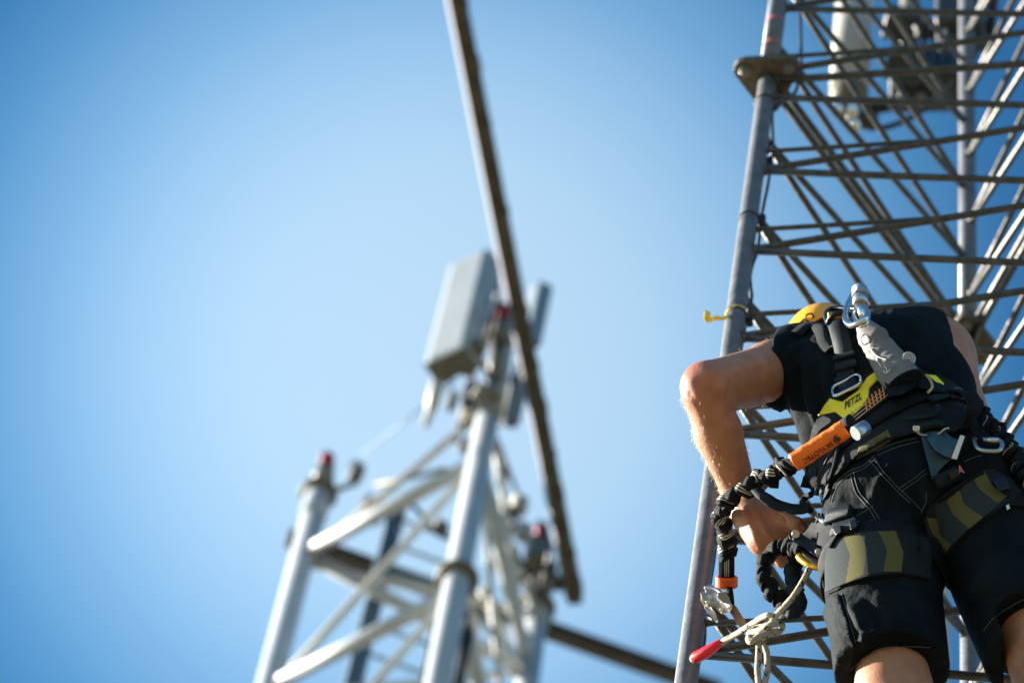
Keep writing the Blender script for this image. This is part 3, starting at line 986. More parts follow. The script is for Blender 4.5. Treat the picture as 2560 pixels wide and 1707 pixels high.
# waist belt: webbing with woven lines, folded box, loops
strap('waist_belt', [(2020, 1215), (2060, 1160), (2120, 1100), (2200, 1040), (2280, 1000), (2360, 985), (2430, 1010)], .045, WEB, harness, s2, .006, .004, 8)
strap('waist_belt', [(2130, 1060), (2180, 1020), (2225, 985), (2250, 965)], .03, WEB, harness, s3, .010, .003, 8)
for dx in (-7, 0, 7):
    strap('woven_line', [(2130 + dx * .5, 1052 + dx), (2180 + dx * .5, 1013 + dx), (2222 + dx * .5, 980 + dx)], .0022, LINE, harness, s3, .0135, .0012, 8)
for i in range(6):
    x, y = 2166 + i * 8.6, 1015 - i * 6.4
    strap('bar_tack', [(x - 2, y - 12), (x + 1.5, y + 2), (x + 4, y + 16)], .0035, ORANGE_T, harness, s3, .015, .002, 4)
patch('strap_fold', C2([(1440, 1195), (1570, 1135), (1620, 1150), (1645, 1235), (1560, 1290), (1470, 1305)]), WEB, harness, s2, .02, .022, 8)
patch('strap_fold', C2([(1625, 1160), (1690, 1150), (1740, 1195), (1730, 1260), (1650, 1240)]), WEB, harness, s2, .012, .014, 8)
patch('strap_fold', C2([(1735, 1195), (1800, 1215), (1850, 1245), (1840, 1280), (1740, 1265)]), WEB, harness, s2, .014, .012, 8)
mb = MB()
mb.tube(catmull([s2.hit(*q, .03)[0] for q in C2([(1705, 1155), (1735, 1190), (1748, 1235), (1725, 1268)])], 6), .0028, 8)
mb.build('loop', mat('tan_cord', (.55, .38, .18), .7), harness)
strap('belt_flap', C7([(265, 800), (340, 770), (420, 745), (480, 725)]), .022, WEB_S, harness, s2, .018, .004, 6)
mb = MB()
mb.tube(catmull([s2.hit(*q, .03)[0] for q in C7([(470, 760), (520, 740), (545, 700), (500, 690), (465, 715), (480, 770)])], 5), .004, 8)
mb.build('strap_end', WEB_B, harness)
# gear loops
def cord(name, pts, r, m, par, surf, off, n=6, cap=10):
    P = [h[0] for h in (surf.hit(*q, off) for q in pts) if h]
    if len(P) < 2: return None
    mb = MB(); mb.tube(catmull(P, n), r * GS, cap)
    return mb.build(name, m, par)
cord('gear_loop', C7([(0, 975), (80, 985), (180, 975), (290, 950), (340, 900), (330, 860)]), .006, WEB_S, harness, s2, .022)
cord('gear_loop', C7([(560, 900), (590, 980), (640, 1060), (700, 1130), (760, 1200)]), .005, WEB, harness, s2, .022)
cord('gear_loop', C3([(960, 270), (1040, 300), (1100, 210), (1130, 90), (1140, 30)]), .005, WEB, harness, s2, .022)
cord('drawcord', C3([(990, 180), (992, 220), (1000, 265), (1030, 200), (1070, 120), (1120, 50)]), .0022, BLACK, harness, s2, .028)
cord('drawcord', C3([(1000, 290), (985, 330), (960, 380), (945, 430)]), .003, BLACK, harness, s2, .026)
mb = MB(); p0 = s2.hit(*C3([(995, 270)])[0], .028)[0]
mb.sphere(p0, .010, 14, (1, 1, 1.2)); mb.build('cord_lock', mat('grey_plastic', (.35, .34, .33), .4), harness)
# big folded band at the right hip
P = [Q(*q, o) for q, o in zip(C7([(480, 720), (560, 700), (640, 725), (690, 800), (680, 900), (650, 1000), (640, 1060)]), (.47, .49, .50, .49, .48, .46, .45))]
P = catmull(P, 6)
mb = MB(); ribbon_mb(mb, P, [(E_OUT * .8 + E_R * .5 - UZ * .3).normalized()] * len(P), .036, .004); mb.build('strap_fold', WEB, harness)
# zip gear roll, hanging strap loop with white end
strap('zip_roll', C7([(165, 1075), (260, 1050), (350, 1040), (405, 1055)]), .016, WEB_S, harness, s2, .016, .012, 6)
strap('zip', C7([(120, 1095), (230, 1108), (340, 1095), (440, 1075)]), .0035, LINE, harness, s2, .024, .002, 6)
strap('zip', C7([(180, 1105), (260, 1106), (340, 1100), (430, 1085)]), .004, WEB_B, harness, s2, .022, .004, 6)  # blue-lit lower edge of the roll, the light put into a strip's colour
mb = MB(); p0, n0 = s2.hit(*C7([(125, 1085)])[0], .024)
mb.box(p0, RT * .006, UP * .004, n0 * .003, .001); mb.build('zip_puller', CHROME, harness)
patch('hanging_strap', C7([(160, 1115), (205, 1118), (240, 1215), (300, 1295), (380, 1350), (460, 1378), (385, 1440), (330, 1500), (300, 1568), (262, 1568), (225, 1400), (185, 1240)]), WEB_B, harness, s2, .010, .003, 8)
patch('hanging_strap', C7([(205, 1118), (400, 1110), (440, 1150), (500, 1185), (530, 1195), (460, 1372), (380, 1348), (300, 1293), (240, 1213)]), mat('satin_slate_webbing', (.02, .055, .075), .4, spec=.5), harness, s2, .014, .002, 8, lift=lambda x, y: .012 * math.exp(-((x - 2345) / 22) ** 2))
patch('strap_end', C7([(548, 1148), (592, 1160), (512, 1382), (458, 1370)]), mat('white_strap_end', (.70, .68, .65), .6), harness, s2, .018, .002, 7)
patch('strap_end', C7([(592, 1160), (612, 1170), (528, 1384), (512, 1382)]), WEB, harness, s2, .014, .004, 7)

# leg loops
def leg_band(name, h, k, s0, s1, m, off=.006, thick=.006, tilt=(0, 0), rmax=.135):
    """closed band round the thigh between distances s0 and s1 below the hip joint"""
    a, b = wld(A[h]), wld(A[k])
    d = (b - a).normalized()
    e1 = (E_OUT - d * E_OUT.dot(d)).normalized(); e2 = d.cross(e1)
    t = Surf([shorts]).t
    n, mth = 48, 4
    rows = []
    for jj in range(mth + 1):
        row = []
        for i in range(n):
            an = 2 * math.pi * i / n
            dv = e1 * math.cos(an) + e2 * math.sin(an)
            c = a + d * (s0 + (s1 - s0) * jj / mth + tilt[0] * math.cos(an) + tilt[1] * math.sin(an))
            l_, n_, i_, dist = t.ray_cast(c + dv * .02, dv)
            r = min(dist + .02 if l_ else rmax, rmax)
            row.append(c + dv * (r + off + (thick if jj in range(0, mth + 1) else 0)))
        rows.append(row)
    vs = [p for r_ in rows for p in r_]
    fs = [(j * n + i, j * n + (i + 1) % n, (j + 1) * n + (i + 1) % n, (j + 1) * n + i) for j in range(mth) for i in range(n)]
    o = mesh_obj(name, vs, fs, m, harness)
    md = o.modifiers.new('thickness', 'SOLIDIFY'); md.thickness = thick; md.offset = -1
    return o
leg_band('leg_strap', 'hipL', 'kneeL', .085, .135, WEB, .002, .005)
leg_band('leg_strap', 'hipR', 'kneeR', .085, .135, WEB, .002, .005)
padL = C3([(1066, 720), (1090, 680), (1130, 648), (1260, 610), (1380, 598), (1500, 600), (1600, 615), (1700, 650), (1712, 780), (1708, 905), (1600, 880), (1530, 872), (1430, 876), (1330, 890), (1180, 935), (1062, 985), (1058, 850)])
OL = [C3(p) for p in ([(1175, 640), (1270, 610), (1318, 720), (1292, 885), (1185, 935), (1215, 760)], [(1385, 600), (1490, 600), (1540, 740), (1528, 862), (1418, 864), (1440, 725)])]
SLT = [C3(p) for p in ([(1270, 610), (1385, 600), (1440, 725), (1418, 864), (1292, 885), (1318, 720)], [(1040, 730), (1090, 670), (1175, 640), (1215, 760), (1185, 935), (1040, 1000)])]
mi_l = lambda x, y: 1 if any(inpoly(x, y, p) for p in OL) else 2 if any(inpoly(x, y, p) for p in SLT) else 0
pl = patch('leg_pad', padL, [PAD, OLIVE, SLATE], harness, base, .004, .005, 3, mi=mi_l)
padR = C3([(1668, 520), (1690, 470), (1720, 425), (1800, 365), (1880, 310), (1980, 245), (2060, 205), (2120, 200), (2230, 260), (2300, 345), (2270, 385), (2150, 460), (2060, 520), (1960, 600), (1880, 690), (1845, 745), (1800, 735), (1700, 640)])
OR = [C3(p) for p in ([(1685, 495), (1745, 505), (1785, 600), (1872, 680), (1842, 718), (1720, 622)], [(1825, 392), (1912, 332), (1952, 430), (2068, 510), (1985, 580), (1890, 500)], [(1988, 242), (2062, 212), (2122, 310), (2207, 380), (2160, 425), (2040, 330)])]
SR = [C3(p) for p in ([(1745, 505), (1740, 420), (1825, 392), (1890, 500), (1985, 580), (1872, 680), (1785, 600)], [(1912, 332), (1988, 242), (2040, 330), (2160, 425), (2068, 510), (1952, 430)])]
mi_r = lambda x, y: 1 if any(inpoly(x, y, p) for p in OR) else 2 if any(inpoly(x, y, p) for p in SR) else 0
pr = patch('leg_pad', padR, [PAD, OLIVE, SLATE], harness, base, .004, .005, 3, mi=mi_r)
s4 = Surf([body, shirt, shorts, back_pad] + [o for o in (pl, pr) if o])
cord('pad_binding', C3([(1066, 978), (1120, 955), (1180, 930), (1330, 886), (1430, 874), (1530, 870), (1640, 885), (1700, 898)]), .0045, WEB, harness, s4, .001)
cord('pad_binding', C3([(1848, 735), (1880, 690), (1960, 602), (2060, 520), (2150, 462), (2270, 388), (2292, 350)]), .0055, WEB, harness, s4, .001)
cord('pad_binding', C3([(1690, 480), (1720, 430), (1800, 370), (1980, 250), (2060, 210)]), .004, WEB, harness, s4, .001)
strap('leg_strap', C3([(940, 590), (1000, 600), (1060, 620), (1120, 640)]), .048, WEB, harness, s4, .004, .004, 6)
strap('strap_keeper', C3([(1075, 505), (1140, 485), (1215, 468)]), .030, WEB_S, harness, s4, .008, .014, 6)
for pts in ([(1105, 590), (1180, 572), (1250, 548)], [(1745, 285), (1820, 250), (1900, 215)]):
    strap('strap_keeper', C3(pts), .030, WEB_S, harness, s4, .008, .012, 6)
patch('buckle', C3([(1205, 535), (1250, 515), (1262, 568), (1215, 590)]), HARD, harness, s4, .014, .010, 6)
patch('buckle', C3([(1100, 572), (1155, 560), (1160, 605), (1122, 622)]), HARD, harness, s4, .014, .010, 6)
patch('buckle', C3([(2120, 265), (2190, 245), (2235, 320), (2165, 345)]), HARD, harness, s4, .010, .012, 6)
patch('buckle', C3([(1835, 215), (1890, 190), (1910, 235), (1850, 262)]), HARD, harness, s4, .012, .010, 6)
patch('label_tab', C3([(2205, 440), (2222, 428), (2232, 455), (2214, 468)]), mat('white_tab', (.7, .7, .68), .6), harness, s4, .012, .002, 5)
lettering('marker_letter', 'A', (2370 + 26, 1100 + 90.5), (15, -7), (-6, -22), PINK, harness, s4, .012, bold=.03)
patch('hip_pad', C3([(968, 60), (1040, 35), (1135, 20), (1110, 150), (1065, 270), (1010, 300), (975, 240), (958, 150)]), PAD, harness, s2, .004, .012, 8)
mb = MB()
for a, b in (((975, 505), (985, 540)), ((1005, 500), (1060, 540)), ((990, 660), (1030, 675))):
    pa, pb = (s4.hit(*C3([q])[0], .014) for q in (a, b))
    if pa and pb: mb.tube([pa[0], pb[0]], .005, 10)
mb.build('side_buckle', CHROME, harness)
cord('strap_loop', C3([(935, 470), (900, 430), (890, 395), (925, 365), (960, 350), (1000, 330)]), .006, WEB, harness, s4, .016)
P = [Q(*q, o) for q, o in zip(C3([(945, 455), (905, 420), (890, 395), (910, 370), (950, 350)]), (.33, .325, .32, .32, .33))]
mb = MB(); mb.tube(catmull(P, 6), .006, 10); mb.build('strap_loop', WEB, harness)
for pts in ([(950, 400), (990, 430), (960, 500), (945, 540)], [(990, 340), (1040, 330), (1080, 300)], [(1000, 400), (1050, 370), (1080, 320)], [(965, 380), (990, 470), (1010, 510)]):
    strap('leg_strap', C3(pts), .022, WEB_S, harness, s4, .012, .004, 6)

# ---- helmet, mostly hidden behind the shoulders
hc = wld(loc(2064, 884, .21))
helmet = thing('helmet', 'yellow safety helmet with black slot vent, showing over the left shoulder', 'helmet', hc)
hx = (E_R * .95 + UZ * .3).normalized()
hu = (UZ * .9 + E_OUT * .12 - E_R * .38).normalized()
hx = (hx - hu * hx.dot(hu)).normalized(); hy = hu.cross(hx)
mb = MB()
nu, nv = 40, 16
rows = []
for j in range(nv + 1):
    ph = R(-12) + R(102) * j / nv
    row = []
    for i in range(nu):
        th = 2 * math.pi * i / nu
        rr = 1.0 + (.035 if j == 0 else 0)
        ridge = 1 + .018 * math.exp(-(math.sin(th) * math.cos(ph) / .12) ** 2)
        row.append(mb.bm.verts.new(hc + (hx * math.cos(th) * math.cos(ph) * .086 * rr + hy * math.sin(th) * math.cos(ph) * .106 * rr + hu * math.sin(ph) * .093) * ridge))
    rows.append(row)
for j in range(nv):
    for i in range(nu): mb._f([rows[j][i], rows[j][(i + 1) % nu], rows[j + 1][(i + 1) % nu], rows[j + 1][i]])
shell = mb.build('shell', YEL_H, helmet)
md = shell.modifiers.new('thickness', 'SOLIDIFY'); md.thickness = .004; md.offset = -1
hs = Surf([shell])
strap('vent_slot', C2([(855, 838), (900, 795), (970, 742)]), [.004 + .0002 * i for i in range(20)], BLACK, helmet, hs, .0012, .002, 5)
mb = MB(); h = hs.hit(*C2([(957, 776)])[0], .003)
if h:
    mb.tube([h[0] - h[1] * .003, h[0] + h[1] * .003], .0065, 16); mb.build('vent_knob', YEL_H, helmet)
    mb = MB(); mb.tube([h[0] + h[1] * .001 + RT * .008 * math.cos(a) + UP * .008 * math.sin(a) for a in [R(20 * i) for i in range(18)]], .0016, 8, closed=True); mb.build('vent_ring', BLACK, helmet)
mb = MB()
mb.tube(catmull([Q(*q, o) for q, o in zip(C2([(768, 940), (764, 893), (790, 850), (850, 845), (890, 838)]), (.24, .25, .26, .27, .28))], 6), .0024, 8)
mb.build('lamp_clip', mat('amber_plastic', (.6, .40, .06), .35), helmet)
mb = MB()
mb.tube(catmull([Q(*q, o) for q, o in zip(C2([(805, 885), (850, 860), (920, 815), (1000, 775), (1060, 755)]), (.29, .295, .30, .30, .30))], 6), .006, 8)
mb.build('rim_strap', WEB, helmet)
hair = MB(); hair.sphere(wld(A['head'] + (0, .01, .01)), 1, 24, (.073, .091, .098)); hair.build('hair', mat('grey_brown_hair', (.10, .075, .05), .8), person)

# ---- dorsal ring, carabiner, energy absorber pouch
top = s2.hit(2170, 812, 0)[0]
_oo = [s2.hit(*q) for q in ((2075, 800), (2100, 790), (2130, 800), (2150, 805), (2165, 795))]
DO = max([(h[0] - TL).dot(E_OUT) for h in _oo if h] + [.40]) + .012 - .43
O_ = .44 + DO
ring_o = thing('attachment_ring', 'black forged attachment ring behind the silver carabiner at the nape', 'ring', Q(2100, 780, .42))
mb = MB()
mb.tube(catmull([Q(*q, o) for q, o in zip(C2([(1072, 800), (1058, 748), (1092, 714), (1180, 706), (1258, 712), (1268, 745), (1200, 740), (1120, 745), (1085, 775)]), [DO + v for v in (.43, .42, .41, .42, .43, .44, .45, .45, .44)])], 6, True), .0055, 12, closed=True)
mb.build('ring', HARD, ring_o)
mb = MB(); mb.box(Q(*C2([(1140, 752)])[0], .435 + DO), RT * .02, UP * .006, FWD * .008, .002); mb.build('ring_bar', GOLD_D, ring_o)
carab = thing('carabiner', 'large polished steel carabiner with ribbed screw sleeve clipped above the grey pouch', 'carabiner', Q(2148, 770, O_))
mb = MB()
cpts = C2([(1290, 575), (1248, 600), (1212, 660), (1188, 730), (1192, 790), (1222, 815), (1268, 806), (1318, 772), (1322, 735), (1300, 695)])
mb.tube(catmull([Q(*q, o) for q, o in zip(cpts, [DO + v for v in (.46, .455, .45, .45, .46, .47, .48, .485, .48, .475)])], 6), [.0055 + .001 * min(1, i / 20) for i in range(55)], 12)
mb.build('body', CHROME, carab)
mb = MB()
a, b, c, d = (Q(*q, .475 + DO) for q in C2([(1278, 578), (1282, 640), (1286, 688), (1296, 716)]))
mb.tube([a, a.lerp(b, .12), b], [.008, .0145, .0155], 20); mb.build('screw_sleeve', mat('knurled_steel', (.45, .46, .47), .4, .9, bump=.6, bscale=500), carab)
mb = MB(); mb.tube([b, b.lerp(c, .3), c], [.0135, .0142, .0142], 20); mb.build('sleeve_collar', ALU, carab)
mb = MB(); mb.tube([c, d, Q(*C2([(1300, 760)])[0], .48 + DO)], [.0115, .0085, .0075], 16); mb.build('gate', CHROME, carab)
mb = MB()
mb.tube(catmull([Q(*q, o) for q, o in zip(C2([(1240, 742), (1262, 800), (1300, 820), (1330, 780), (1325, 725), (1290, 705)]), [DO + v for v in (.45, .46, .47, .475, .47, .46)])], 6, True), .005, 12, closed=True)
mb.build('swivel_eye', CHROME, carab)

pouch = thing('absorber_pouch', 'grey fabric energy absorber pouch with white printed symbols on the upper back', 'pouch', Q(2200, 880, .5))
axis_px = C2([(1290, 790), (1335, 840), (1375, 920), (1430, 1010), (1490, 1090), (1545, 1150), (1570, 1190)])
aw = [.011, .0215, .026, .030, .0335, .036, .034]
Pp = [s2.hit(*q)[0] - ray(*q) * .045 for q in axis_px]
for _ in range(3): Pp = [Pp[i] if i in (0, len(Pp) - 1) else (Pp[i - 1] + Pp[i] * 2 + Pp[i + 1]) / 4 for i in range(len(Pp))]
nP = catmull(Pp, 10)
nW = [float(np.interp(i / 10, range(len(aw)), aw)) for i in range(len(nP))]
mb = MB()
mb.tube(nP, nW, 48, squash=(FWD, .5))
rr = random.Random(3)
fl_ = [(rr.uniform(0, len(nP)), rr.uniform(-1, 1), rr.uniform(.5, 1.4), rr.choice((-1, 1))) for _ in range(16)]
mb.bm.verts.ensure_lookup_table()
for i, v in enumerate(mb.bm.verts):
    st, k = divmod(i, 48)
    c = nP[min(st, len(nP) - 1)]
    dv = (v.co - c)
    if dv.length < 1e-5: continue
    ang = k / 48 * 2 * math.pi
    h = 0
    for s0, a0, w_, sg in fl_:
        u = (st - s0 - 3.5 * math.sin(ang * 1.0 + a0 * 3)) / (2.0 * w_)
        h += sg * .0013 * math.exp(-u * u)
    h += .0006 * noise.noise(v.co * 45)
    v.co = v.co + dv.normalized() * h
po = mb.build('pouch_body', POUCH, pouch)
ps = Surf([po])
patch('print_badge', C2([(1300, 905), (1318, 890), (1345, 905), (1340, 935), (1312, 940), (1296, 925)]), POUCH_L, pouch, ps, .0004, .0008, 4)
mb = MB(); h = ps.hit(*C2([(1322, 915)])[0], .0018)
mb.tube([h[0] + RT * .008 * math.cos(R(30 * i)) + UP * .010 * math.sin(R(30 * i)) for i in range(12)], .0009, 6, closed=True); mb.build('print_globe', INK, pouch)
def pline(name, pts, w_, m, par, sf, off=.0012):
    pp = [sf.hit(*q, off) for q in cat2(C2(pts), 5)]
    pp = [h for h in pp if h]
    mb = MB(); ribbon_mb(mb, [h[0] for h in pp], [h[1] for h in pp], w_, .0008)
    return mb.build(name, m, par)
for pts in ([(1345, 945), (1350, 962)], [(1350, 972), (1372, 1000), (1395, 1022), (1425, 1035), (1452, 1042)], [(1395, 1022), (1395, 1050), (1415, 1080), (1420, 1090)], [(1372, 1000), (1378, 1020)],
            [(1440, 1085), (1455, 1105), (1462, 1130)], [(1435, 1115), (1450, 1130), (1470, 1122), (1478, 1105)], [(1428, 1075), (1445, 1070)], [(1338, 950), (1358, 948)]):
    pline('print_line', pts, .0024, POUCH_L, pouch, ps)
h = ps.hit(*C2([(1600, 1035)])[0], 0) or ps.hit(*C2([(1585, 1045)])[0], 0)
if h:
    nn = (h[1] * .5 - FWD * .5).normalized()
    t1 = nn.orthogonal().normalized(); t2 = nn.cross(t1)
    mb = MB(); mb.tube([h[0] - nn * .004, h[0] + nn * .002, h[0] + nn * .0032], [.0125, .0125, .011], 24); bd = mb.build('round_badge', mat('pale_rubber_badge', (.50, .50, .52), .5), pouch)
    for rr_ in (.0085, .004):
        mb = MB(); mb.tube([h[0] + nn * .0034 + t1 * rr_ * math.cos(R(20 * i)) + t2 * rr_ * math.sin(R(20 * i)) for i in range(18)], .0007, 6, closed=True); mb.build('badge_ring', GREY, bd)
mb = MB(); e0, e1 = nP[-2], nP[-1] + (nP[-1] - nP[-3]) * 1.1
mb.tube([e0, e0.lerp(e1, .5), e1], [.035, .039, .036], 32, squash=(FWD, .55)); mb.build('pouch_collar', WEB, pouch)

# ---- lanyard: orange sleeve, gathered webbing round the wrist, hook on the leg
lan = thing('lanyard', 'black elastic lanyard with orange sleeve, running from the belt around the wrist to a hook', 'lanyard', Q(1990, 1150, .40))
sl0, sl1 = Q(1985, 1156, .43), Q(2117, 1069, .49)
mb = MB()
dv = (sl1 - sl0)
pts = [sl0 + dv * (i / 24) for i in range(25)]
mb.tube(pts, [.0172 + .0010 * math.sin(i * 1.3) * (i % 3 == 0) for i in range(25)], 28, squash=(FWD, .62))
slv = mb.build('sleeve', ORANGE, lan)
ss = Surf([slv])
lettering('sleeve_lettering', 'SKYLOTEC', (2078, 1102), (-73, 47), (5.5, 10), INK, slv, ss, .0014, bold=.01)
mb = MB(); h = ss.hit(2092, 1096, .0014)
if h:
    mb.tube([h[0] + RT * .0058 * math.cos(R(20 * i)) + UP * .0070 * math.sin(R(20 * i)) for i in range(18)], .0009, 6, closed=True)
    o1 = mb.build('sleeve_emblem', INK, slv)
    for dx, dy in ((-.0022, .0022), (.0022, .0022), (-.0022, -.0022), (.0022, -.0022)):
        mb = MB(); mb.box(h[0] + RT * dx * .9 + UP * dy, RT * .0019, UP * .0019, FWD * .0004); mb.build('emblem_mark', INK, slv)
mb = MB(); mb.tube([sl1 - dv * .02, sl1 + dv * .16], .018, 20, squash=(FWD, .55)); mb.build('webbing_end', WEB, lan)
f0, f1 = Q(2138, 1084, .50), Q(2165, 1068, .50)
mb = MB(); mb.tube([f0, f0.lerp(f1, .1), f1], [.0125, .0135, .0135], 22); mb.build('ferrule', ALU, lan)
lp = C8([(1590, 820), (1520, 870), (1430, 905), (1350, 900), (1310, 985), (1230, 1035), (1090, 1035), (1010, 1120), (910, 1195), (800, 1245), (710, 1330), (665, 1430), (630, 1530)]) + C3([(400, 560), (402, 640), (408, 710), (404, 765)])
lo_ = [.395, .385, .375, .365, .36, .35, .345, .34, .33, .325, .31, .29, .265, .24, .21, .18, .16]
bunched([Q(*q, o) for q, o in zip(lp, lo_)], .0165, [WEB, LINE], 'gathered_webbing', lan, 36, .30, .0085, (13, 15, 17), .48, 32, 5)
tp = [Q(*q, o) for q, o in zip(C3([(404, 760), (404, 810), (404, 885)]), (.165, .145, .12))]
mb = MB(); ribbon_mb(mb, catmull(tp, 4), [(-FWD)] * 9, .036, .008); tail_o = mb.build('webbing_tail', WEB, lan)
for dx in (-12, 0, 12):
    tq = [Q(q[0] + dx * .387, q[1], o) for q, o in zip(C3([(404, 762), (404, 810), (404, 880)]), (.168, .148, .123))]
    mb = MB(); ribbon_mb(mb, [p - FWD * .0046 for p in tq], [(-FWD)] * 3, .0022, .0008); mb.build('woven_line', LINE, tail_o)
for k in range(4):
    y = 890 + k * 16
    c = Q(*C3([(405, y)])[0], .118 - .006 * k)
    mb = MB()
    ax = (Q(*C3([(405, 950)])[0], .10) - Q(*C3([(405, 880)])[0], .12)).normalized()
    mb.tube([c + (RT * .0165 * math.cos(R(20 * i)) + ax.cross(RT) * .012 * math.sin(R(20 * i))) for i in range(18)], .0042, 10, closed=True)
    mb.build('rubber_ring', ORANGE_R, lan)
# the hook: two side plates, gate lever, palm lever
hook = thing('scaffold_hook', 'gold and silver plated scaffold hook hanging on the lanyard beside the tower leg', 'hook', Q(1790, 1490, .10))
hw = -FWD
def plate(name, pts, o, th, m, par, bev=.001):
    mb = MB(); mb.prism([Q(*q, o) for q in C3(pts)], FWD * th, bev)
    return mb.build(name, m, par)
plate('side_plate', [(262, 945), (300, 930), (350, 950), (405, 1000), (440, 1060), (430, 1100), (395, 1120), (350, 1085), (300, 1050), (270, 1000)], .112, .004, ALU, hook)
plate('side_plate', [(240, 1000), (268, 985), (330, 1020), (380, 1065), (400, 1110), (375, 1125), (330, 1080), (262, 1070), (235, 1030)], .122, .004, GOLD, hook)
plate('gate_lever', [(235, 985), (262, 975), (330, 1030), (345, 1055), (320, 1062), (245, 1030)], .13, .005, GOLD, hook)
plate('hook_nose', [(262, 1060), (300, 1068), (330, 1110), (352, 1175), (340, 1180), (300, 1130), (262, 1085)], .105, .006, ALU, hook)
plate('hook_arm', [(412, 1070), (440, 1048), (470, 1075), (540, 1190), (500, 1225), (470, 1180), (420, 1110)], .10, .006, IRID, hook)
plate('spacer', [(345, 985), (395, 975), (425, 1020), (430, 1060), (380, 1050), (350, 1020)], .128, .008, mat('worn_grey_webbing', (.30, .27, .20), .8, bump=.4, bscale=700), hook)
for q in ((296, 1010), (372, 1092), (425, 1085), (282, 1045)):
    c = Q(*C3([q])[0], .13)
    mb = MB(); mb.tube([c - FWD * .003, c + FWD * .012], .0036, 14); mb.build('rivet', CHROME, hook)
mb = MB(); mb.tube(catmull([Q(*q, .118) for q in C3([(262, 950), (330, 960), (395, 1010), (436, 1080)])], 5), .0035, 8); mb.build('edge_rib', CHROME, hook)
mb = MB(); ribbon_mb(mb, [Q(*q, o) for q, o in zip(C3([(412, 930), (425, 985), (432, 1050)]), (.10, .105, .11))], [hw] * 3, .016, .006); mb.build('webbing_eye', WEB, hook)

# ---- hand loop strap, gathered black sleeve, descender, rope
strapo = thing('hand_loop_strap', 'flat black strap hanging between the wrist and the left hip', 'strap', Q(1950, 1265, .33))
P = catmull([Q(*q, o) for q, o in zip(C8([(1095, 1165), (1170, 1240), (1260, 1300), (1330, 1350), (1450, 1395), (1600, 1425), (1730, 1420), (1800, 1390)]), (.345, .345, .34, .335, .33, .33, .33, .335))], 6)
n0 = (-FWD * .7 + UP * .7).normalized()
mb = MB(); ribbon_mb(mb, P, [n0] * len(P), [.022 + .008 * math.sin(math.pi * i / (len(P) - 1)) for i in range(len(P))], .004); mb.build('strap', WEB_S, strapo)
desc = thing('rope_descender', 'black and gold rope descender gripped by the left hand at the hip', 'descender', Q(2020, 1370, .29))
plate('swing_plate', [(803, 612), (815, 588), (848, 582), (885, 600), (960, 650), (1060, 720), (1082, 745), (1070, 778), (1010, 770), (940, 715), (860, 670), (815, 645)], .315, .008, HARD, desc, .002)
plate('back_plate', [(880, 690), (960, 730), (1065, 775), (1060, 825), (1030, 832), (960, 800), (890, 735)], .292, .006, mat('raw_steel_plate', (.42, .38, .32), .35, .85, (.30, .26, .2), 80), desc, .001)
plate('spine', [(860, 680), (960, 735), (1050, 790), (1045, 800), (950, 750), (855, 692)], .300, .010, HARD, desc, .001)
mb = MB(); mb.tube(catmull([Q(*q, .285) for q in C3([(872, 745), (890, 770), (930, 800), (985, 820), (1040, 828)])], 5), [.006, .007, .0075, .0075, .0075, .0075, .007, .007, .007, .007, .007, .007, .006, .006, .006, .006, .006, .006, .006, .005, .005], 12); mb.build('cam_lever', GOLD_D, desc)
c = Q(*C3([(850, 605)])[0], .322); mb = MB(); mb.tube([c + FWD * .006, c - FWD * .002], .007, 18); mb.build('pivot', ALU, desc)
c = Q(*C3([(1000, 720)])[0], .322); mb = MB(); mb.tube([c + FWD * .006, c - FWD * .002], .006, 18); mb.build('pivot', ALU, desc)
mb = MB(); mb.tube([Q(*q, .30) for q in C3([(990, 665), (1030, 672)])], .004, 10); mb.build('steel_pin', CHROME, desc)
plate('lower_cover', [(1030, 850), (1055, 840), (1062, 900), (1050, 950), (1028, 955), (1024, 900)], .30, .012, HARD, desc, .002)
slvo = thing('gathered_sleeve', 'black gathered fabric sleeve looping under the hand beside the white rope', 'sleeve', Q(1950, 1450, .24))
bunched([Q(*q, o) for q, o in zip(C3([(900, 715), (830, 690), (760, 685), (700, 720), (660, 780), (640, 850), (655, 920), (700, 985), (755, 1045), (810, 1095)]), (.29, .275, .265, .255, .245, .235, .225, .215, .205, .20))], .0190, [WEB, WEB], 'sleeve', slvo, 14, .5, .0035, (), .8, 20, 3)
bunched([Q(*q, o) for q, o in zip(C3([(860, 750), (840, 820), (835, 900), (860, 980), (865, 1050), (840, 1110), (805, 1120), (770, 1070)]), (.25, .24, .23, .22, .21, .2, .2, .2))], .0185, [WEB_S, WEB], 'sleeve', slvo, 7, .25, .003, (), .6, 20, 9)

rope = thing('rope', 'white rope with black flecks, knotted, its red tipped tail beside the tower leg', 'rope', Q(1910, 1560, .17))
def rope_tube(pts, name, r=.0057, per=10):
    P = catmull(pts, per)
    L_ = sum((P[i + 1] - P[i]).length for i in range(len(P) - 1))
    N_ = max(12, int(L_ / .0042))
    acc = [0]
    for i in range(len(P) - 1): acc.append(acc[-1] + (P[i + 1] - P[i]).length)
    out, j = [], 0
    for i in range(N_ + 1):
        s_ = L_ * i / N_
        while j < len(P) - 2 and acc[j + 1] < s_: j += 1
        out.append(P[j].lerp(P[j + 1], (s_ - acc[j]) / max(acc[j + 1] - acc[j], 1e-9)))
    mb = MB()
    mb.tube(out, [r * (1 + .035 * math.sin(i * 2.1)) for i in range(len(out))], 16,
            mfun=lambda i, j: 1 if ((i % 6 in (0, 1)) and ((j + 2 * (i // 6) + (i % 6)) % 8 in (0, 1))) or ((i % 6 == 2) and (j + 2 * (i // 6)) % 8 == 1) else 0)
    return mb.build(name, [ROPE_W, ROPE_B], rope)
K = lambda pts, oo: [Q(*q, o) for q, o in zip(C3(pts), oo)]
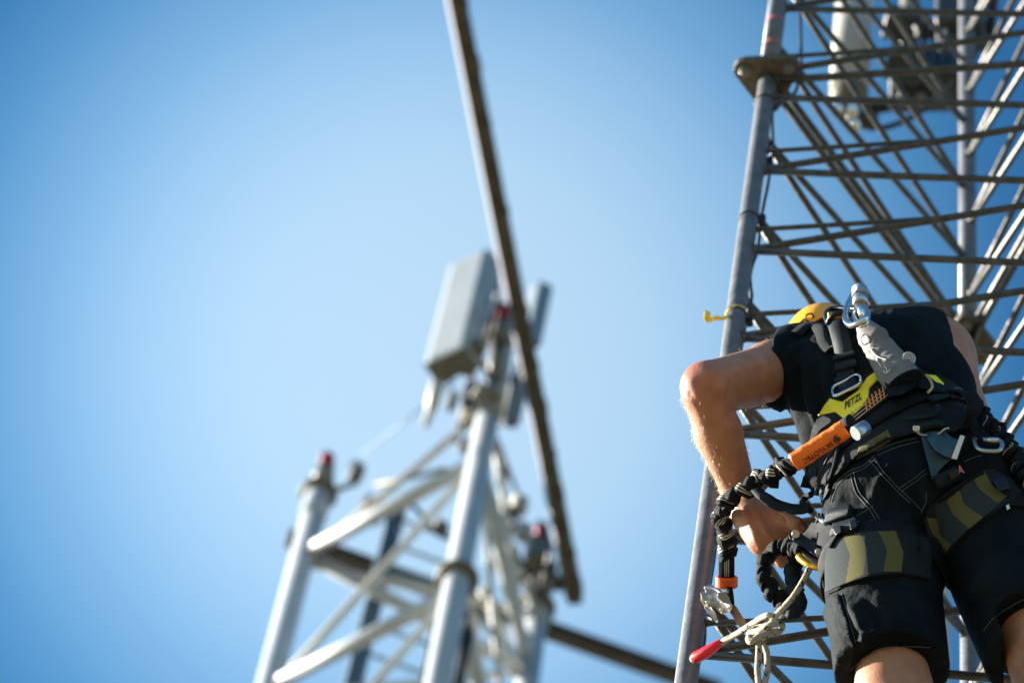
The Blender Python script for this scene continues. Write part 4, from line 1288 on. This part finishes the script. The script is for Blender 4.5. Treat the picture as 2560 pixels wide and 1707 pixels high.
rope_tube(K([(985, 772), (955, 800), (925, 860), (880, 940), (830, 1015), (765, 1085), (720, 1135), (690, 1190), (640, 1240), (590, 1280), (560, 1290)], (.285, .285, .275, .26, .245, .225, .21, .20, .195, .185, .165)), 'standing_part')
rope_tube(K([(365, 1312), (400, 1288), (460, 1255), (520, 1218), (580, 1178), (640, 1140), (690, 1132), (680, 1165), (620, 1200), (560, 1235), (545, 1270)], (.09, .10, .12, .145, .17, .20, .21, .19, .17, .165, .17)), 'tail')
rope_tube(K([(560, 1240), (620, 1225), (690, 1190), (750, 1185), (765, 1205), (735, 1240), (680, 1250), (610, 1270), (560, 1300), (545, 1280), (570, 1255), (640, 1240), (700, 1235), (738, 1232)], (.18, .20, .215, .21, .195, .19, .2, .205, .2, .18, .175, .19, .2, .195)), 'knot_turn')
rope_tube(K([(600, 1270), (612, 1330), (608, 1420), (605, 1500), (612, 1570), (622, 1620), (640, 1600), (660, 1530), (668, 1460), (665, 1380), (650, 1320), (635, 1270)], (.2, .19, .18, .17, .165, .16, .16, .165, .17, .175, .185, .19)), 'loop')
tipP = K([(375, 1302), (340, 1322), (300, 1350), (240, 1385), (205, 1402)], (.092, .088, .08, .068, .06))
mb = MB(); mb.tube(catmull(tipP, 5), [.0065 + .0045 * min(1, i / 12) for i in range(21)], 22); mb.build('red_tip', RED, rope)
ed = (tipP[-1] - tipP[-2]).normalized()
mb = MB(); mb.tube([tipP[-1] - ed * .004, tipP[-1] + ed * .004, tipP[-1] + ed * .009], [.0106, .0106, .008], 20); mb.build('cut_end', mat('frayed_rope_core', (.45, .38, .28), .95, 0, (.02, .02, .02), 90, .8, 300), rope)

# ---- right hand side: second lanyard and its carabiner
lan2 = thing('lanyard', 'black elastic lanyard on the right hip, running out of the picture beside the right arm', 'lanyard', Q(2500, 1090, .42))
bunched([Q(*q, o) for q, o in zip(C7([(690, 830), (720, 900), (760, 985), (850, 1060), (940, 1125), (1000, 1225), (1065, 1330), (1130, 1440), (1200, 1545), (1300, 1680)]), (.44, .43, .42, .42, .415, .41, .40, .395, .39, .38))], .0185, [WEB, LINE], 'gathered_webbing', lan2, 24, .30, .0075, (13, 15, 17), .48, 32, 11)
car2 = thing('carabiner', 'bare grey steel carabiner linking the right hip to the second lanyard', 'carabiner', Q(2480, 1110, .42))
mb = MB(); mb.tube(catmull([Q(*q, .44) for q in C7([(692, 1165), (705, 1235), (750, 1272), (840, 1285), (930, 1278), (962, 1225), (940, 1185), (870, 1178), (790, 1175), (730, 1160)])], 6, True), .0042, 12, closed=True)
mb.build('body', mat('dull_steel', (.42, .41, .36), .32, .9), car2)
mb = MB(); mb.tube([Q(*q, .44) for q in C7([(800, 1176), (930, 1182)])], .0058, 14); mb.build('gate', ALU, car2)

# ---- things on the tower's left leg
cab = thing('cable', 'thin black cable fastened down the inner side of the front left tower leg', 'cable', legp('L', 0))
cp = [(1999, -40), (2001, 60), (2003, 165)]
cp += [(1660 + .38265 * x, .38265 * y) for x, y in ((880, 480), (860, 600), (760, 670), (712, 720), (706, 800), (712, 960), (702, 1060), (690, 1130), (676, 1220), (655, 1320), (640, 1400), (630, 1480), (622, 1560))]
cp += C2([(605, 350), (578, 420), (562, 500), (566, 570), (572, 640), (556, 720), (536, 780), (520, 880), (505, 960), (495, 1050), (480, 1200), (455, 1400)])
cp += C3([(352, 500), (336, 640), (322, 760), (300, 900), (272, 1060), (262, 1180), (258, 1300), (225, 1430), (195, 1560), (175, 1680)])
mb = MB(); mb.tube(catmull([Q(*q, -.028) for q in cp], 5), .0042, 10); mb.build('cable_sheath', CABLE, cab)
for zb in (.93, -.62, -3.0, -5.33, -1.75):
    p = legp('L', zb)
    mb = MB(); mb.tube([p + (E_R * math.cos(R(15 * i)) + E_IN * math.sin(R(15 * i))) * .0228 + UZ * .003 * math.sin(R(15 * i)) for i in range(24)], .0019, 8, closed=True)
    mb.build('cable_tie', BLACK, cab)
for zb in (-.55, -1.72, .2, -2.9):
    p = legp('L', zb) + E_R * .027 + E_IN * .02
    mb = MB(); mb.box(p, E_R * .008, E_IN * .008, UZ * .02, .003); mb.build('cable_clip', BLACK, cab)
tapeo = thing('tape_flag', 'bright yellow tape tied round the front left leg, its end fluttering', 'tape', Q(1830, 795, .03))
zt = legp('L', -1.72)
yc = Q(1830, 793, 0)
p = legp('L', (yc.z - TL.z) / BAY)
mb = MB()
ribbon_mb(mb, [p + (E_R * math.cos(R(20 * i)) + E_OUT * math.sin(R(20 * i))) * .0228 + UZ * (.010 * math.cos(R(20 * i))) for i in range(19)], [(E_R * math.cos(R(20 * i)) + E_OUT * math.sin(R(20 * i))) for i in range(19)], .011, .0012)
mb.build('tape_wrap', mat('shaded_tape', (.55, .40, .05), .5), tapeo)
P = catmull([Q(*q, o) for q, o in zip(C2([(425, 752), (385, 775), (340, 770), (305, 782), (280, 775), (283, 750), (285, 725)]), (.024, .028, .035, .04, .045, .05, .052))], 5)
N = [(-FWD + UP * .6 * math.sin(i * .35)).normalized() for i in range(len(P))]
mb = MB(); ribbon_mb(mb, P, N, [.009 + .007 * min(1, i / 16) for i in range(len(P))], .001); mb.build('tape_tail', YEL_TAPE, tapeo)

# ------------------------------------------------------------------ what hangs on the white mast
def atop(px, py, z): return atz(px, py, z)
def pole(name, p, q, r, m, par, n=14):
    mb = MB(); mb.tube([p, q], r, n)
    return mb.build(name, m, par)
def vbox(px3, z, top_px, name, label, cat, mats, group=None, bev=.02):
    """upright box: three photo pixels of its bottom face at height z, and a pixel its near edge reaches"""
    B0, B1, B2 = (atz(*p, z) for p in px3)
    B2 = B1 + (B2 - B1)
    B3 = B0 + (B2 - B1)
    lo_, hi_ = 0.05, 4.0
    for _ in range(40):
        md_ = (lo_ + hi_) / 2
        if pix(B1 + UZ * md_)[1] > top_px[1]: lo_ = md_
        else: hi_ = md_
    H_ = lo_
    c = (B0 + B2) / 2
    t = thing(name, label, cat, c, group)
    mb = MB(); mb.prism([B0, B1, B2, B3], UZ * H_, bev); mb.build('radome', mats[0], t)
    k = .94
    mb = MB(); mb.prism([c + (p - c) * k - UZ * .012 for p in (B0, B1, B2, B3)], UZ * .012, 0); mb.build('bottom_cap', mats[1], t)
    for i in range(4):
        p = c + (B1 - c) * (.55 - .36 * i) + (B2 - B1) * .12
        mb = MB(); mb.tube([p - UZ * .05, p - UZ * .01], .014, 10); mb.build('connector', GREY, t)
    return t, (B0, B1, B2, B3, H_)
zA = atd(1168, 862, 21.2).z
pa, (B0, B1, B2, B3, HA) = vbox([(1055, 909), (1163, 862), (1202, 916)], zA, (1205, 612), 'panel_antenna', 'big pale grey panel antenna at the top of the white mast', 'antenna', [PANEL, PANEL_B], bev=.04)
zB = atd(1325, 850, 23.2).z
vbox([(1288, 868), (1318, 846), (1354, 862)], zB, (1342, 700), 'panel_antenna', 'pale blue panel antenna half hidden behind the long dark boom', 'antenna', [mat('blue_grey_radome', (.17, .22, .27), .6), PANEL_B], bev=.008)
zC = atd(1275, 1050, 22.6).z
vbox([(1250, 1062), (1296, 1062), (1302, 1050)], zC, (1290, 945), 'panel_antenna', 'small shaded brown grey panel just right of the mast top', 'antenna', [GREY, PANEL_B], bev=.008)
# brackets from the antenna to the mast
brk = thing('antenna_bracket', 'grey tube bracket holding the big panel antenna to the mast', 'bracket', atd(1190, 900, 21.6))
cB = (B1 + B2) / 2
for h in (.1, .5, .95):
    pole('arm', cB + UZ * HA * h, bleg('M', 0) + UZ * (.02 + .5 * h), .02, GREY, brk)
pole('pipe', bleg('M', .3) + Vector((.06, -.06, 0)), bleg('M', 0) + Vector((.03, -.05, .75)), .03, WHITE_D, brk)
pole('clamp', cB + UZ * .06 - UZ * .02, cB + UZ * .14, .05, RING, brk)
# short white cylinder under the panel
wcyl = thing('canister', 'bright white tapered cylinder hanging under the big panel antenna', 'canister', atd(1075, 1000, 21.8))
a, b, c = atd(1096, 946, 21.5), atd(1080, 1018, 21.5), atd(1062, 1066, 21.5)
mb = MB(); mb.tube([a, a.lerp(b, .1), b, b.lerp(c, .15), c], [.03, .042, .042, .03, .024], 18); mb.build('cylinder', WHITE, wcyl)
# red obstruction lamps on the three leg tops
LAMPS = {'L': ((806, 1205), (816, 1165), (820, 1128), 'on the short left leg'), 'M': ((1248, 860), (1257, 800), (1260, 757), 'on the tallest middle leg'), 'R': ((1350, 1480), (1354, 1345), (1356, 1305), 'on the far right leg')}
for k, (p0, p1, p2, ww) in LAMPS.items():
    z0 = TOPS[k]
    lm = thing('obstruction_lamp', 'red topped grey warning lamp ' + ww + ' of the white mast', 'lamp', z0, 'warning lamps on the mast legs')
    d_ = (z0 - EYE).length
    q0, q1, q2 = (atd(*p, d_ + i * .03) for i, p in enumerate((p0, p1, p2)))
    mb = MB(); mb.tube([z0, q0], .05, 14); mb.build('post', GREY, lm)
    mb = MB(); mb.tube([q0, q0.lerp(q1, .5), q1], [.075, .062, .055], 18); mb.build('housing', GREY, lm)
    mb = MB(); mb.tube([q1, q1.lerp(q2, .6), q2.lerp(q1, .12), q2], [.05, .046, .034, .012], 18); mb.build('lens', REDLAMP, lm)
for dzr, r in ((zdz(1225, 962), .084), (zdz(1215, 1025), .08)):
    mb = MB(); mb.tube([bleg('M', dzr - .02), bleg('M', dzr + .02)], r, 24); mb.build('collar', RING, ftower)
mb = MB(); mb.tube([bleg('M', 0), bleg('M', .28)], .088, 24); mb.build('leg_cap', WHITE, ftower)
# long boom toward the camera and the cross beam behind
pE = atd(1440, 1510, 22.6)
pT = atz(1090, -260, pE.z)
boom = thing('boom', 'long dark aluminium boom crossing the sky from the top edge to the mast', 'boom', pE)
bd_ = (pT - pE).normalized(); bs = bd_.cross(UZ).normalized()
if bs.dot(RT) < 0: bs = -bs
Lb = (pT - pE).length
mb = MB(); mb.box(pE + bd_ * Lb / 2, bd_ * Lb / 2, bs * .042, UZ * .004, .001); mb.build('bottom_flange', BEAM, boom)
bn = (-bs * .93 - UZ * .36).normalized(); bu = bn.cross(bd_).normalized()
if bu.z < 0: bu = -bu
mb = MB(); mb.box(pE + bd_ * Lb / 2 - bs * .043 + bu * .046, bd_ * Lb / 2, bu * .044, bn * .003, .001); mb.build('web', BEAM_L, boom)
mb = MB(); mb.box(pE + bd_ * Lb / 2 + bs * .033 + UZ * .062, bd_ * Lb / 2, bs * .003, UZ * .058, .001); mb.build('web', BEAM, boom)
for t_ in (.03, .08, .12, .17, .23, .27, .30, .36, .41, .44, .47, .53, .58, .62, .70, .78, .86):
    mb = MB(); mb.box(pE + bd_ * Lb * t_ + bs * (.042 + .006 * math.sin(t_ * 90)) - UZ * .004, bd_ * (.035 + .02 * math.sin(t_ * 50)), bs * .018, UZ * .02, .004); mb.build('clip', BEAM, boom)
x0, x1 = atd(715, 1352, 23.4), None
x1 = atz(1800, 1738, x0.z)
cb = thing('cross_beam', 'dark horizontal beam passing behind the white mast to the lower right', 'beam', x0)
xd = (x1 - x0).normalized(); Lx = (x1 - x0).length; xs = xd.cross(UZ).normalized()
mb = MB(); mb.box(x0 + xd * Lx / 2, xd * Lx / 2, xs * .04, UZ * .012, .003); mb.build('bottom_flange', BEAM, cb)
mb = MB(); mb.box(x0 + xd * Lx / 2 + UZ * .05, xd * Lx / 2, xs * .008, UZ * .038, .002); mb.build('web', BEAM, cb)
mb = MB(); mb.box(x0 + xd * Lx / 2 + UZ * .10, xd * Lx / 2, xs * .04, UZ * .012, .003); mb.build('top_flange', BEAM, cb)
# cable ladder inside the mast
l0 = atd(985, 1270, 22.9)
lad = thing('cable_ladder', 'dark blue grey cable ladder standing inside the white mast', 'ladder', l0 - UZ * 4)
side = xd * .42
for k in (0, 1):
    mb = MB(); mb.box(l0 + side * k - UZ * 2.4, xd * .03 * (1 if k == 0 else .6), xs * .02, UZ * 2.5, .004); mb.build('rail', BLUEGREY, lad)
for i in range(16):
    pole('rung', l0 - UZ * (.1 + .3 * i), l0 + side - UZ * (.1 + .3 * i), .014, mat('blue_grey_rung', (.20, .27, .33), .5) if i == 0 else bpy.data.materials['blue_grey_rung'], lad, 8)
pole('rail_cable', l0 + xd * .05 + UZ * .2, l0 + xd * .05 - UZ * 5, .03, BLUEGREY, lad)
# cables and boxes
cbn = thing('cable_bundle', 'black cable bundle running down beside the middle leg of the white mast', 'cable', bleg('M', 3))
for i in range(3):
    o_ = Vector((.085 + .025 * i, .05 + .02 * (i % 2), 0))
    mb = MB(); mb.tube(catmull([bleg('M', h) + o_ + Vector((.012 * math.sin(h * 3 + i), .012 * math.cos(h * 2.3 + i), 0)) for h in (RG + .25 + .1 * i, RG + .5, RG + .9, RG + 1.5, RG + 2.4, RG + 3.4)], 4), .016, 8); mb.build('cable', CABLE, cbn)
def radio(px, py, d, w_, h_, lab, m=GREY):
    c = atd(px, py, d)
    t = thing('radio_unit', lab, 'radio unit', c - UZ * h_)
    ax, ay = (Matrix.Rotation(R(25), 3, 'Z') @ Vector((w_, 0, 0))), (Matrix.Rotation(R(25), 3, 'Z') @ Vector((0, w_ * .7, 0)))
    mb = MB(); mb.box(c, ax, ay, UZ * h_, .012); mb.build('housing', m, t)
    for i in range(5):
        mb = MB(); mb.box(c - ay * 1.1 + ax * (-.8 + .4 * i), ax * .08, ay * .12, UZ * h_ * .9); mb.build('fin', m, t)
    mb = MB(); mb.tube([c - UZ * h_ * 1.35, c - UZ * h_], .018, 8); mb.build('plug', BLACK, t)
DKBOX = mat('dark_equipment_housing', (.03, .035, .04), .5)
radio(1296, 1262, 22.3, .05, .08, 'pale grey radio box high between the middle and right mast legs', WHITE_D)
radio(1308, 1330, 22.3, .05, .07, 'white cased radio box below the pale grey one on the mast', WHITE)
radio(1262, 1390, 22.4, .07, .10, 'black radio box in the gap right of the middle mast leg', DKBOX)
radio(1335, 1372, 22.6, .05, .10, 'grey radio box just above the ringed top of the right mast leg', GREY)
radio(1318, 1445, 22.6, .06, .05, 'dark low box against the top of the right mast leg', DKBOX)
radio(930, 1275, 22.8, .08, .06, 'black box beside the ladder top on the left of the mast', DKBOX)
radio(890, 1180, 22.4, .045, .08, 'small grey box standing beside the left lamp of the mast', GREY)
radio(1100, 1320, 23.0, .05, .05, 'small brown box on the rear bar of the mast', RING)
for p, q, d0, d1, r, m_, lab in (
        ((938, 1212), (1114, 1172), 22.5, 22.2, .016, RING, 'thin brown rod between the left lamp and the middle mast leg'),
        ((905, 1136), (1140, 952), 22.4, 21.8, .006, BLUEGREY, 'thin grey wire from the left lamp up to the big antenna'),
        ((1243, 1100), (1312, 1280), 22.0, 22.5, .014, BEAM, 'dark slim rod slanting down right from the middle mast leg'),
        ((1248, 735), (1206, 885), 21.9, 21.9, .018, BEAM, 'dark slanted rod beside the middle lamp of the mast')):
    t = thing('rod' if 'rod' in lab else 'wire', lab, 'rod' if 'rod' in lab else 'wire', atd(*p, d0))
    a, b = atd(*p, d0), atd(*q, d1)
    mb = MB(); mb.tube([a, a.lerp(b, .5) - UZ * .01, b], r, 10); mb.build('rod_body' if 'rod' in lab else 'strand', m_, t)

# ------------------------------------------------------------------ equipment behind the near tower
def vtube(px, y0, y1, d, rr_, name, m, par):
    """upright tube through two photo heights at column px"""
    a = atd(px, y1, d)
    lo_, hi_ = .05, 6.0
    for _ in range(40):
        md_ = (lo_ + hi_) / 2
        if pix(a + UZ * md_)[1] > y0: lo_ = md_
        else: hi_ = md_
    mb = MB(); mb.tube([a, a + UZ * lo_], rr_, 28)
    return mb.build(name, m, par), a, a + UZ * lo_
sec = thing('omni_antenna', 'white tube antenna hanging behind the top of the near tower', 'antenna', atd(2120, 240, 11.5))
sec_t, a0, a1 = vtube(2122, -120, 236, 11.5, .063, 'tube', TUBE_W, sec)
mb = MB(); mb.tube([a0 - UZ * .10, a0 - UZ * .02, a0], [.045, .058, .062], 24); mb.build('base', RING, sec)
for dx, dy in ((-.035, -.02), (.01, -.03), (.03, .02)):
    mb = MB(); mb.tube([a0 + Vector((dx, dy, -.20)), a0 + Vector((dx, dy, -.1))], .017, 12); mb.build('connector', CHROME, sec)
mb = MB(); mb.box(a0 - UZ * .12 + Vector((.05, .02, 0)), Vector((.05, 0, 0)), Vector((0, .025, 0)), UZ * .02, .006); mb.build('clamp', DKBOX, sec)
pm = thing('mounting_pipe', 'bluish grey mounting pipe behind the upper bars of the near tower', 'pipe', atd(2270, 140, 11.8))
vtube(2270, -100, 190, 11.8, .034, 'pipe', GREY, pm)
mb = MB(); q_ = atd(2262, 165, 11.7); mb.box(q_, Vector((.06, 0, 0)), Vector((0, .05, 0)), UZ * .03, .008); mb.build('clamp', DKBOX, pm)
mb = MB(); q_ = atd(2256, 62, 11.7); mb.box(q_, Vector((.06, 0, 0)), Vector((0, .05, 0)), UZ * .035, .008); mb.build('clamp', DKBOX, pm)
big = thing('radio_unit', 'black finned radio unit in the middle of the near tower top', 'radio unit', atd(2310, 200, 11.9))
c = atd(2312, 195, 11.9)
bx_, by_ = Vector((.11, -.03, 0)), Vector((.02, .07, 0))
mb = MB(); mb.box(c, bx_, by_, UZ * .12, .015); mb.build('housing', DKBOX, big)
for i in range(7):
    mb = MB(); mb.box(c - by_ * 1.12 + bx_ * (-.85 + .28 * i), bx_ * .05, by_ * .14, UZ * .11); mb.build('fin', DKBOX, big)
for i in range(3):
    mb = MB(); p = c + bx_ * (-.6 + .5 * i) - UZ * .12; mb.tube([p - UZ * .06, p], .02, 12); mb.build('socket', GREY, big)
rd2 = thing('radio_unit', 'black radio unit with a yellow sticker beside the far leg of the tower', 'radio unit', atd(2400, 80, 11.6))
c = atd(2402, 45, 11.6)
mb = MB(); mb.box(c, Vector((.075, -.02, 0)), Vector((.02, .06, 0)), UZ * .14, .015); mb.build('housing', DKBOX, rd2)
mb = MB(); q_ = atd(2415, 92, 11.5); mb.box(q_, RT * .022, UP * .010, FWD * .004, .001); mb.build('sticker', YEL_TAPE, rd2)
for i in range(2):
    mb = MB(); p = c + Vector((-.04 + .08 * i, 0, -.14)); mb.tube([p - UZ * .08, p], .02, 12); mb.build('socket', DKBOX, rd2)
clm = thing('pipe_clamp', 'black forked clamp between the mounting pipe and the stickered radio unit', 'clamp', atd(2325, 75, 11.6))
for p, q in (((2300, 95), (2345, 78)), ((2300, 95), (2318, 48)), ((2312, 90), (2290, 60))):
    a, b = atd(*p, 11.6), atd(*q, 11.6)
    mb = MB(); mb.tube([a, a.lerp(b, .5), b], [.02, .018, .014], 10); mb.build('fork', BLACK, clm)
for pts, lab in (([(2170, 262), (2200, 262), (2226, 252), (2240, 225)], 'short black cable loop directly under the white tube antenna'),
                 ([(2175, 278), (2205, 276), (2235, 266), (2262, 230)], 'second black cable loop under the white tube antenna'),
                 ([(2205, 321), (2235, 313), (2270, 298), (2310, 274), (2345, 245), (2380, 215), (2420, 180), (2440, 130)], 'longest black cable sweeping from the antenna base to the far leg'),
                 ([(2470, 130), (2478, 60), (2488, -30)], 'thick black cable hanging right of the far tower leg'),
                 ([(2280, 100), (2300, 150), (2290, 190)], 'black cable dropping into the finned radio unit'),
                 ([(2360, 30), (2390, 10), (2430, 20), (2440, 60), (2445, 130)], 'black cable arching over the stickered radio unit')):
    P = catmull([atd(*q, 11.6) for q in pts], 8)
    t = thing('coax_cable', lab, 'cable', P[0])
    mb = MB(); mb.tube(P, .010 if 'thick' not in lab else .016, 10); mb.build('sheath', CABLE, t)
fp_ = thing('distant_pole', 'pale blurred pole far behind the gap between the worker legs', 'pole', atd(2358, 1720, 17))
_p = atd(2358, 1425, 17)
mb = MB(); mb.tube([Vector((_p.x, _p.y, 0)), _p - UZ * .1, _p], .033, 20); mb.build('pole', WHITE_D, fp_)

sdf_obj('boots', boot_prims, .006, SHORTS, person)
# arm hair, backlit along the forearm and upper arm
rr = random.Random(21)
mb = MB()
me = body.data
cand = []
for p_ in me.polygons:
    c = p_.center
    l_ = np.array(((c - TL).dot(E_R), (c - TL).dot(E_OUT), (c - TL).z))
    for a, b, k in (('shL', 'elL', .25), ('elL', 'wrL', 1.0)):
        ba = A[b] - A[a]; t = float((l_ - A[a]) @ ba / (ba @ ba))
        if -.05 < t < .93 and np.linalg.norm(l_ - A[a] - ba * t) < .075:
            cand.append((c.copy(), p_.normal.copy(), wld(A[b]) - wld(A[a]), k)); break
for c, n_, d_, k in cand:
    if rr.random() > .36 * k: continue
    d_ = d_.normalized()
    v = (n_ * rr.uniform(.35, .9) + d_ * rr.uniform(.4, 1.0) + Vector((rr.uniform(-.4, .4), rr.uniform(-.4, .4), rr.uniform(-.4, .4)))).normalized()
    ln = rr.uniform(.004, .0105)
    p0 = c + Vector((rr.uniform(-.002, .002), rr.uniform(-.002, .002), rr.uniform(-.002, .002)))
    p1 = p0 + v * ln * .5; p2 = p1 + (v * .7 + d_ * .5 - n_ * .15).normalized() * ln * .5
    mb.tube([p0, p1, p2], [.00019, .00016, .00007], 3, caps=False)
ah = mb.build('arm_hair', mat('sunbleached_hair', (.50, .34, .18), .5), person)
ah['kind'] = 'stuff'
patch('thumb_nail', C3([(884, 552), (900, 553), (915, 567), (912, 582), (898, 580), (885, 566)]), mat('nail', (.55, .33, .25), .3), person, Surf([body]), .0004, .0008, 3)
# more small gear on the mast
for pts, r, lab in (([(1262, 1255), (1285, 1300), (1270, 1350), (1300, 1400), (1330, 1440)], .02, 'black cable snaking down between the middle and right mast legs'),
                    ([(1255, 1365), (1240, 1400), (1255, 1440), (1300, 1450), (1330, 1430)], .018, 'black cable loop left of the right mast leg top'),
                    ([(1345, 1300), (1375, 1360), (1362, 1440), (1340, 1490)], .018, 'dark cable bowing out right of the right mast leg top'),
                    ([(1002, 1330), (1000, 1290), (1030, 1262), (1090, 1330), (1130, 1345)], .016, 'dark cable arching from the ladder to the middle mast leg'),
                    ([(1205, 905), (1180, 935), (1190, 1000), (1150, 1060), (1140, 1110)], .02, 'dark cable hanging under the big panel beside the middle leg'),
                    ([(1268, 840), (1300, 870), (1290, 930), (1275, 960)], .018, 'short dark cable above the small shaded panel')):
    P = catmull([atd(*q, 22.1) for q in pts], 6)
    t = thing('feeder_cable', lab, 'cable', P[0])
    mb = MB(); mb.tube(P, r, 10); mb.build('sheath', CABLE, t)
radio(1170, 985, 21.9, .035, .12, 'dark slim box on the left side of the middle mast leg', DKBOX)
radio(1160, 1035, 22.0, .03, .06, 'pale small box on the left side of the middle mast leg', WHITE_D)
radio(1255, 1185, 22.2, .035, .07, 'white small cylinder cased box right of the middle mast leg', WHITE)
radio(1370, 1420, 22.7, .05, .06, 'brown box at the foot of the long dark boom', RING)
radio(1392, 1455, 22.7, .06, .03, 'flat grey plate box joining the boom to the right mast leg', GREY)
t = thing('rod', 'short rod holding the small grey box to the left mast leg top', 'rod', atd(893, 1200, 22.4))
mb = MB(); mb.tube([atd(893, 1205, 22.4), atd(850, 1222, 22.5), atd(815, 1225, 22.55)], .018, 10); mb.build('rod_body', RING, t)

for i, (p, q, r_, lab) in enumerate((((1250, 1258), (1272, 1484), .026, 'uppermost'), ((1204, 1470), (1262, 1592), .030, 'short slanting'), ((1174, 1512), (1212, 1720), .026, 'lower left'), ((1262, 1600), (1316, 1720), .030, 'lower right'), ((1238, 1120), (1262, 1262), .024, 'topmost'))):
    mb = MB(); a, b = atd(*p, 22.35), atd(*q, 22.45); mb.tube([a, a.lerp(b, .5), b], r_, 12); mb.build('inner_brace', WHITE_D, ftower)
for i, (p, d_) in enumerate((((1215, 985), 21.75), ((1190, 1050), 21.8), ((1180, 1120), 21.85), ((1345, 1405), 22.5), ((1352, 1452), 22.5), ((1238, 1285), 22.2))):
    c = atd(*p, d_)
    mb = MB(); mb.box(c, Vector((.07, .02, 0)), Vector((-.02, .05, 0)), UZ * .03, .008); mb.build('pipe_clamp', RING if i % 2 else GREY, ftower)
mb = MB(); mb.tube([atd(1436, 1468, 22.6), atd(1395, 1452, 22.6), TOPS['R']], .03, 12); mb.build('strut', BEAM, boom)
# arms that carry the antenna and radio units from the near tower's far leg
q_ = legp('F', 8.5)
mb = MB(); mb.tube([q_, a1 - UZ * .1], .016, 12); mb.build('bracket_arm', STEEL, sec)

radio(1118, 930, 21.7, .05, .05, 'dark bracket box tucked directly under the big panel antenna', DKBOX)
radio(1165, 915, 21.75, .045, .07, 'brown fitting between the big panel antenna and the mast', RING)
radio(1130, 1000, 22.0, .03, .09, 'grey slim box hanging left of the middle mast leg', GREY)
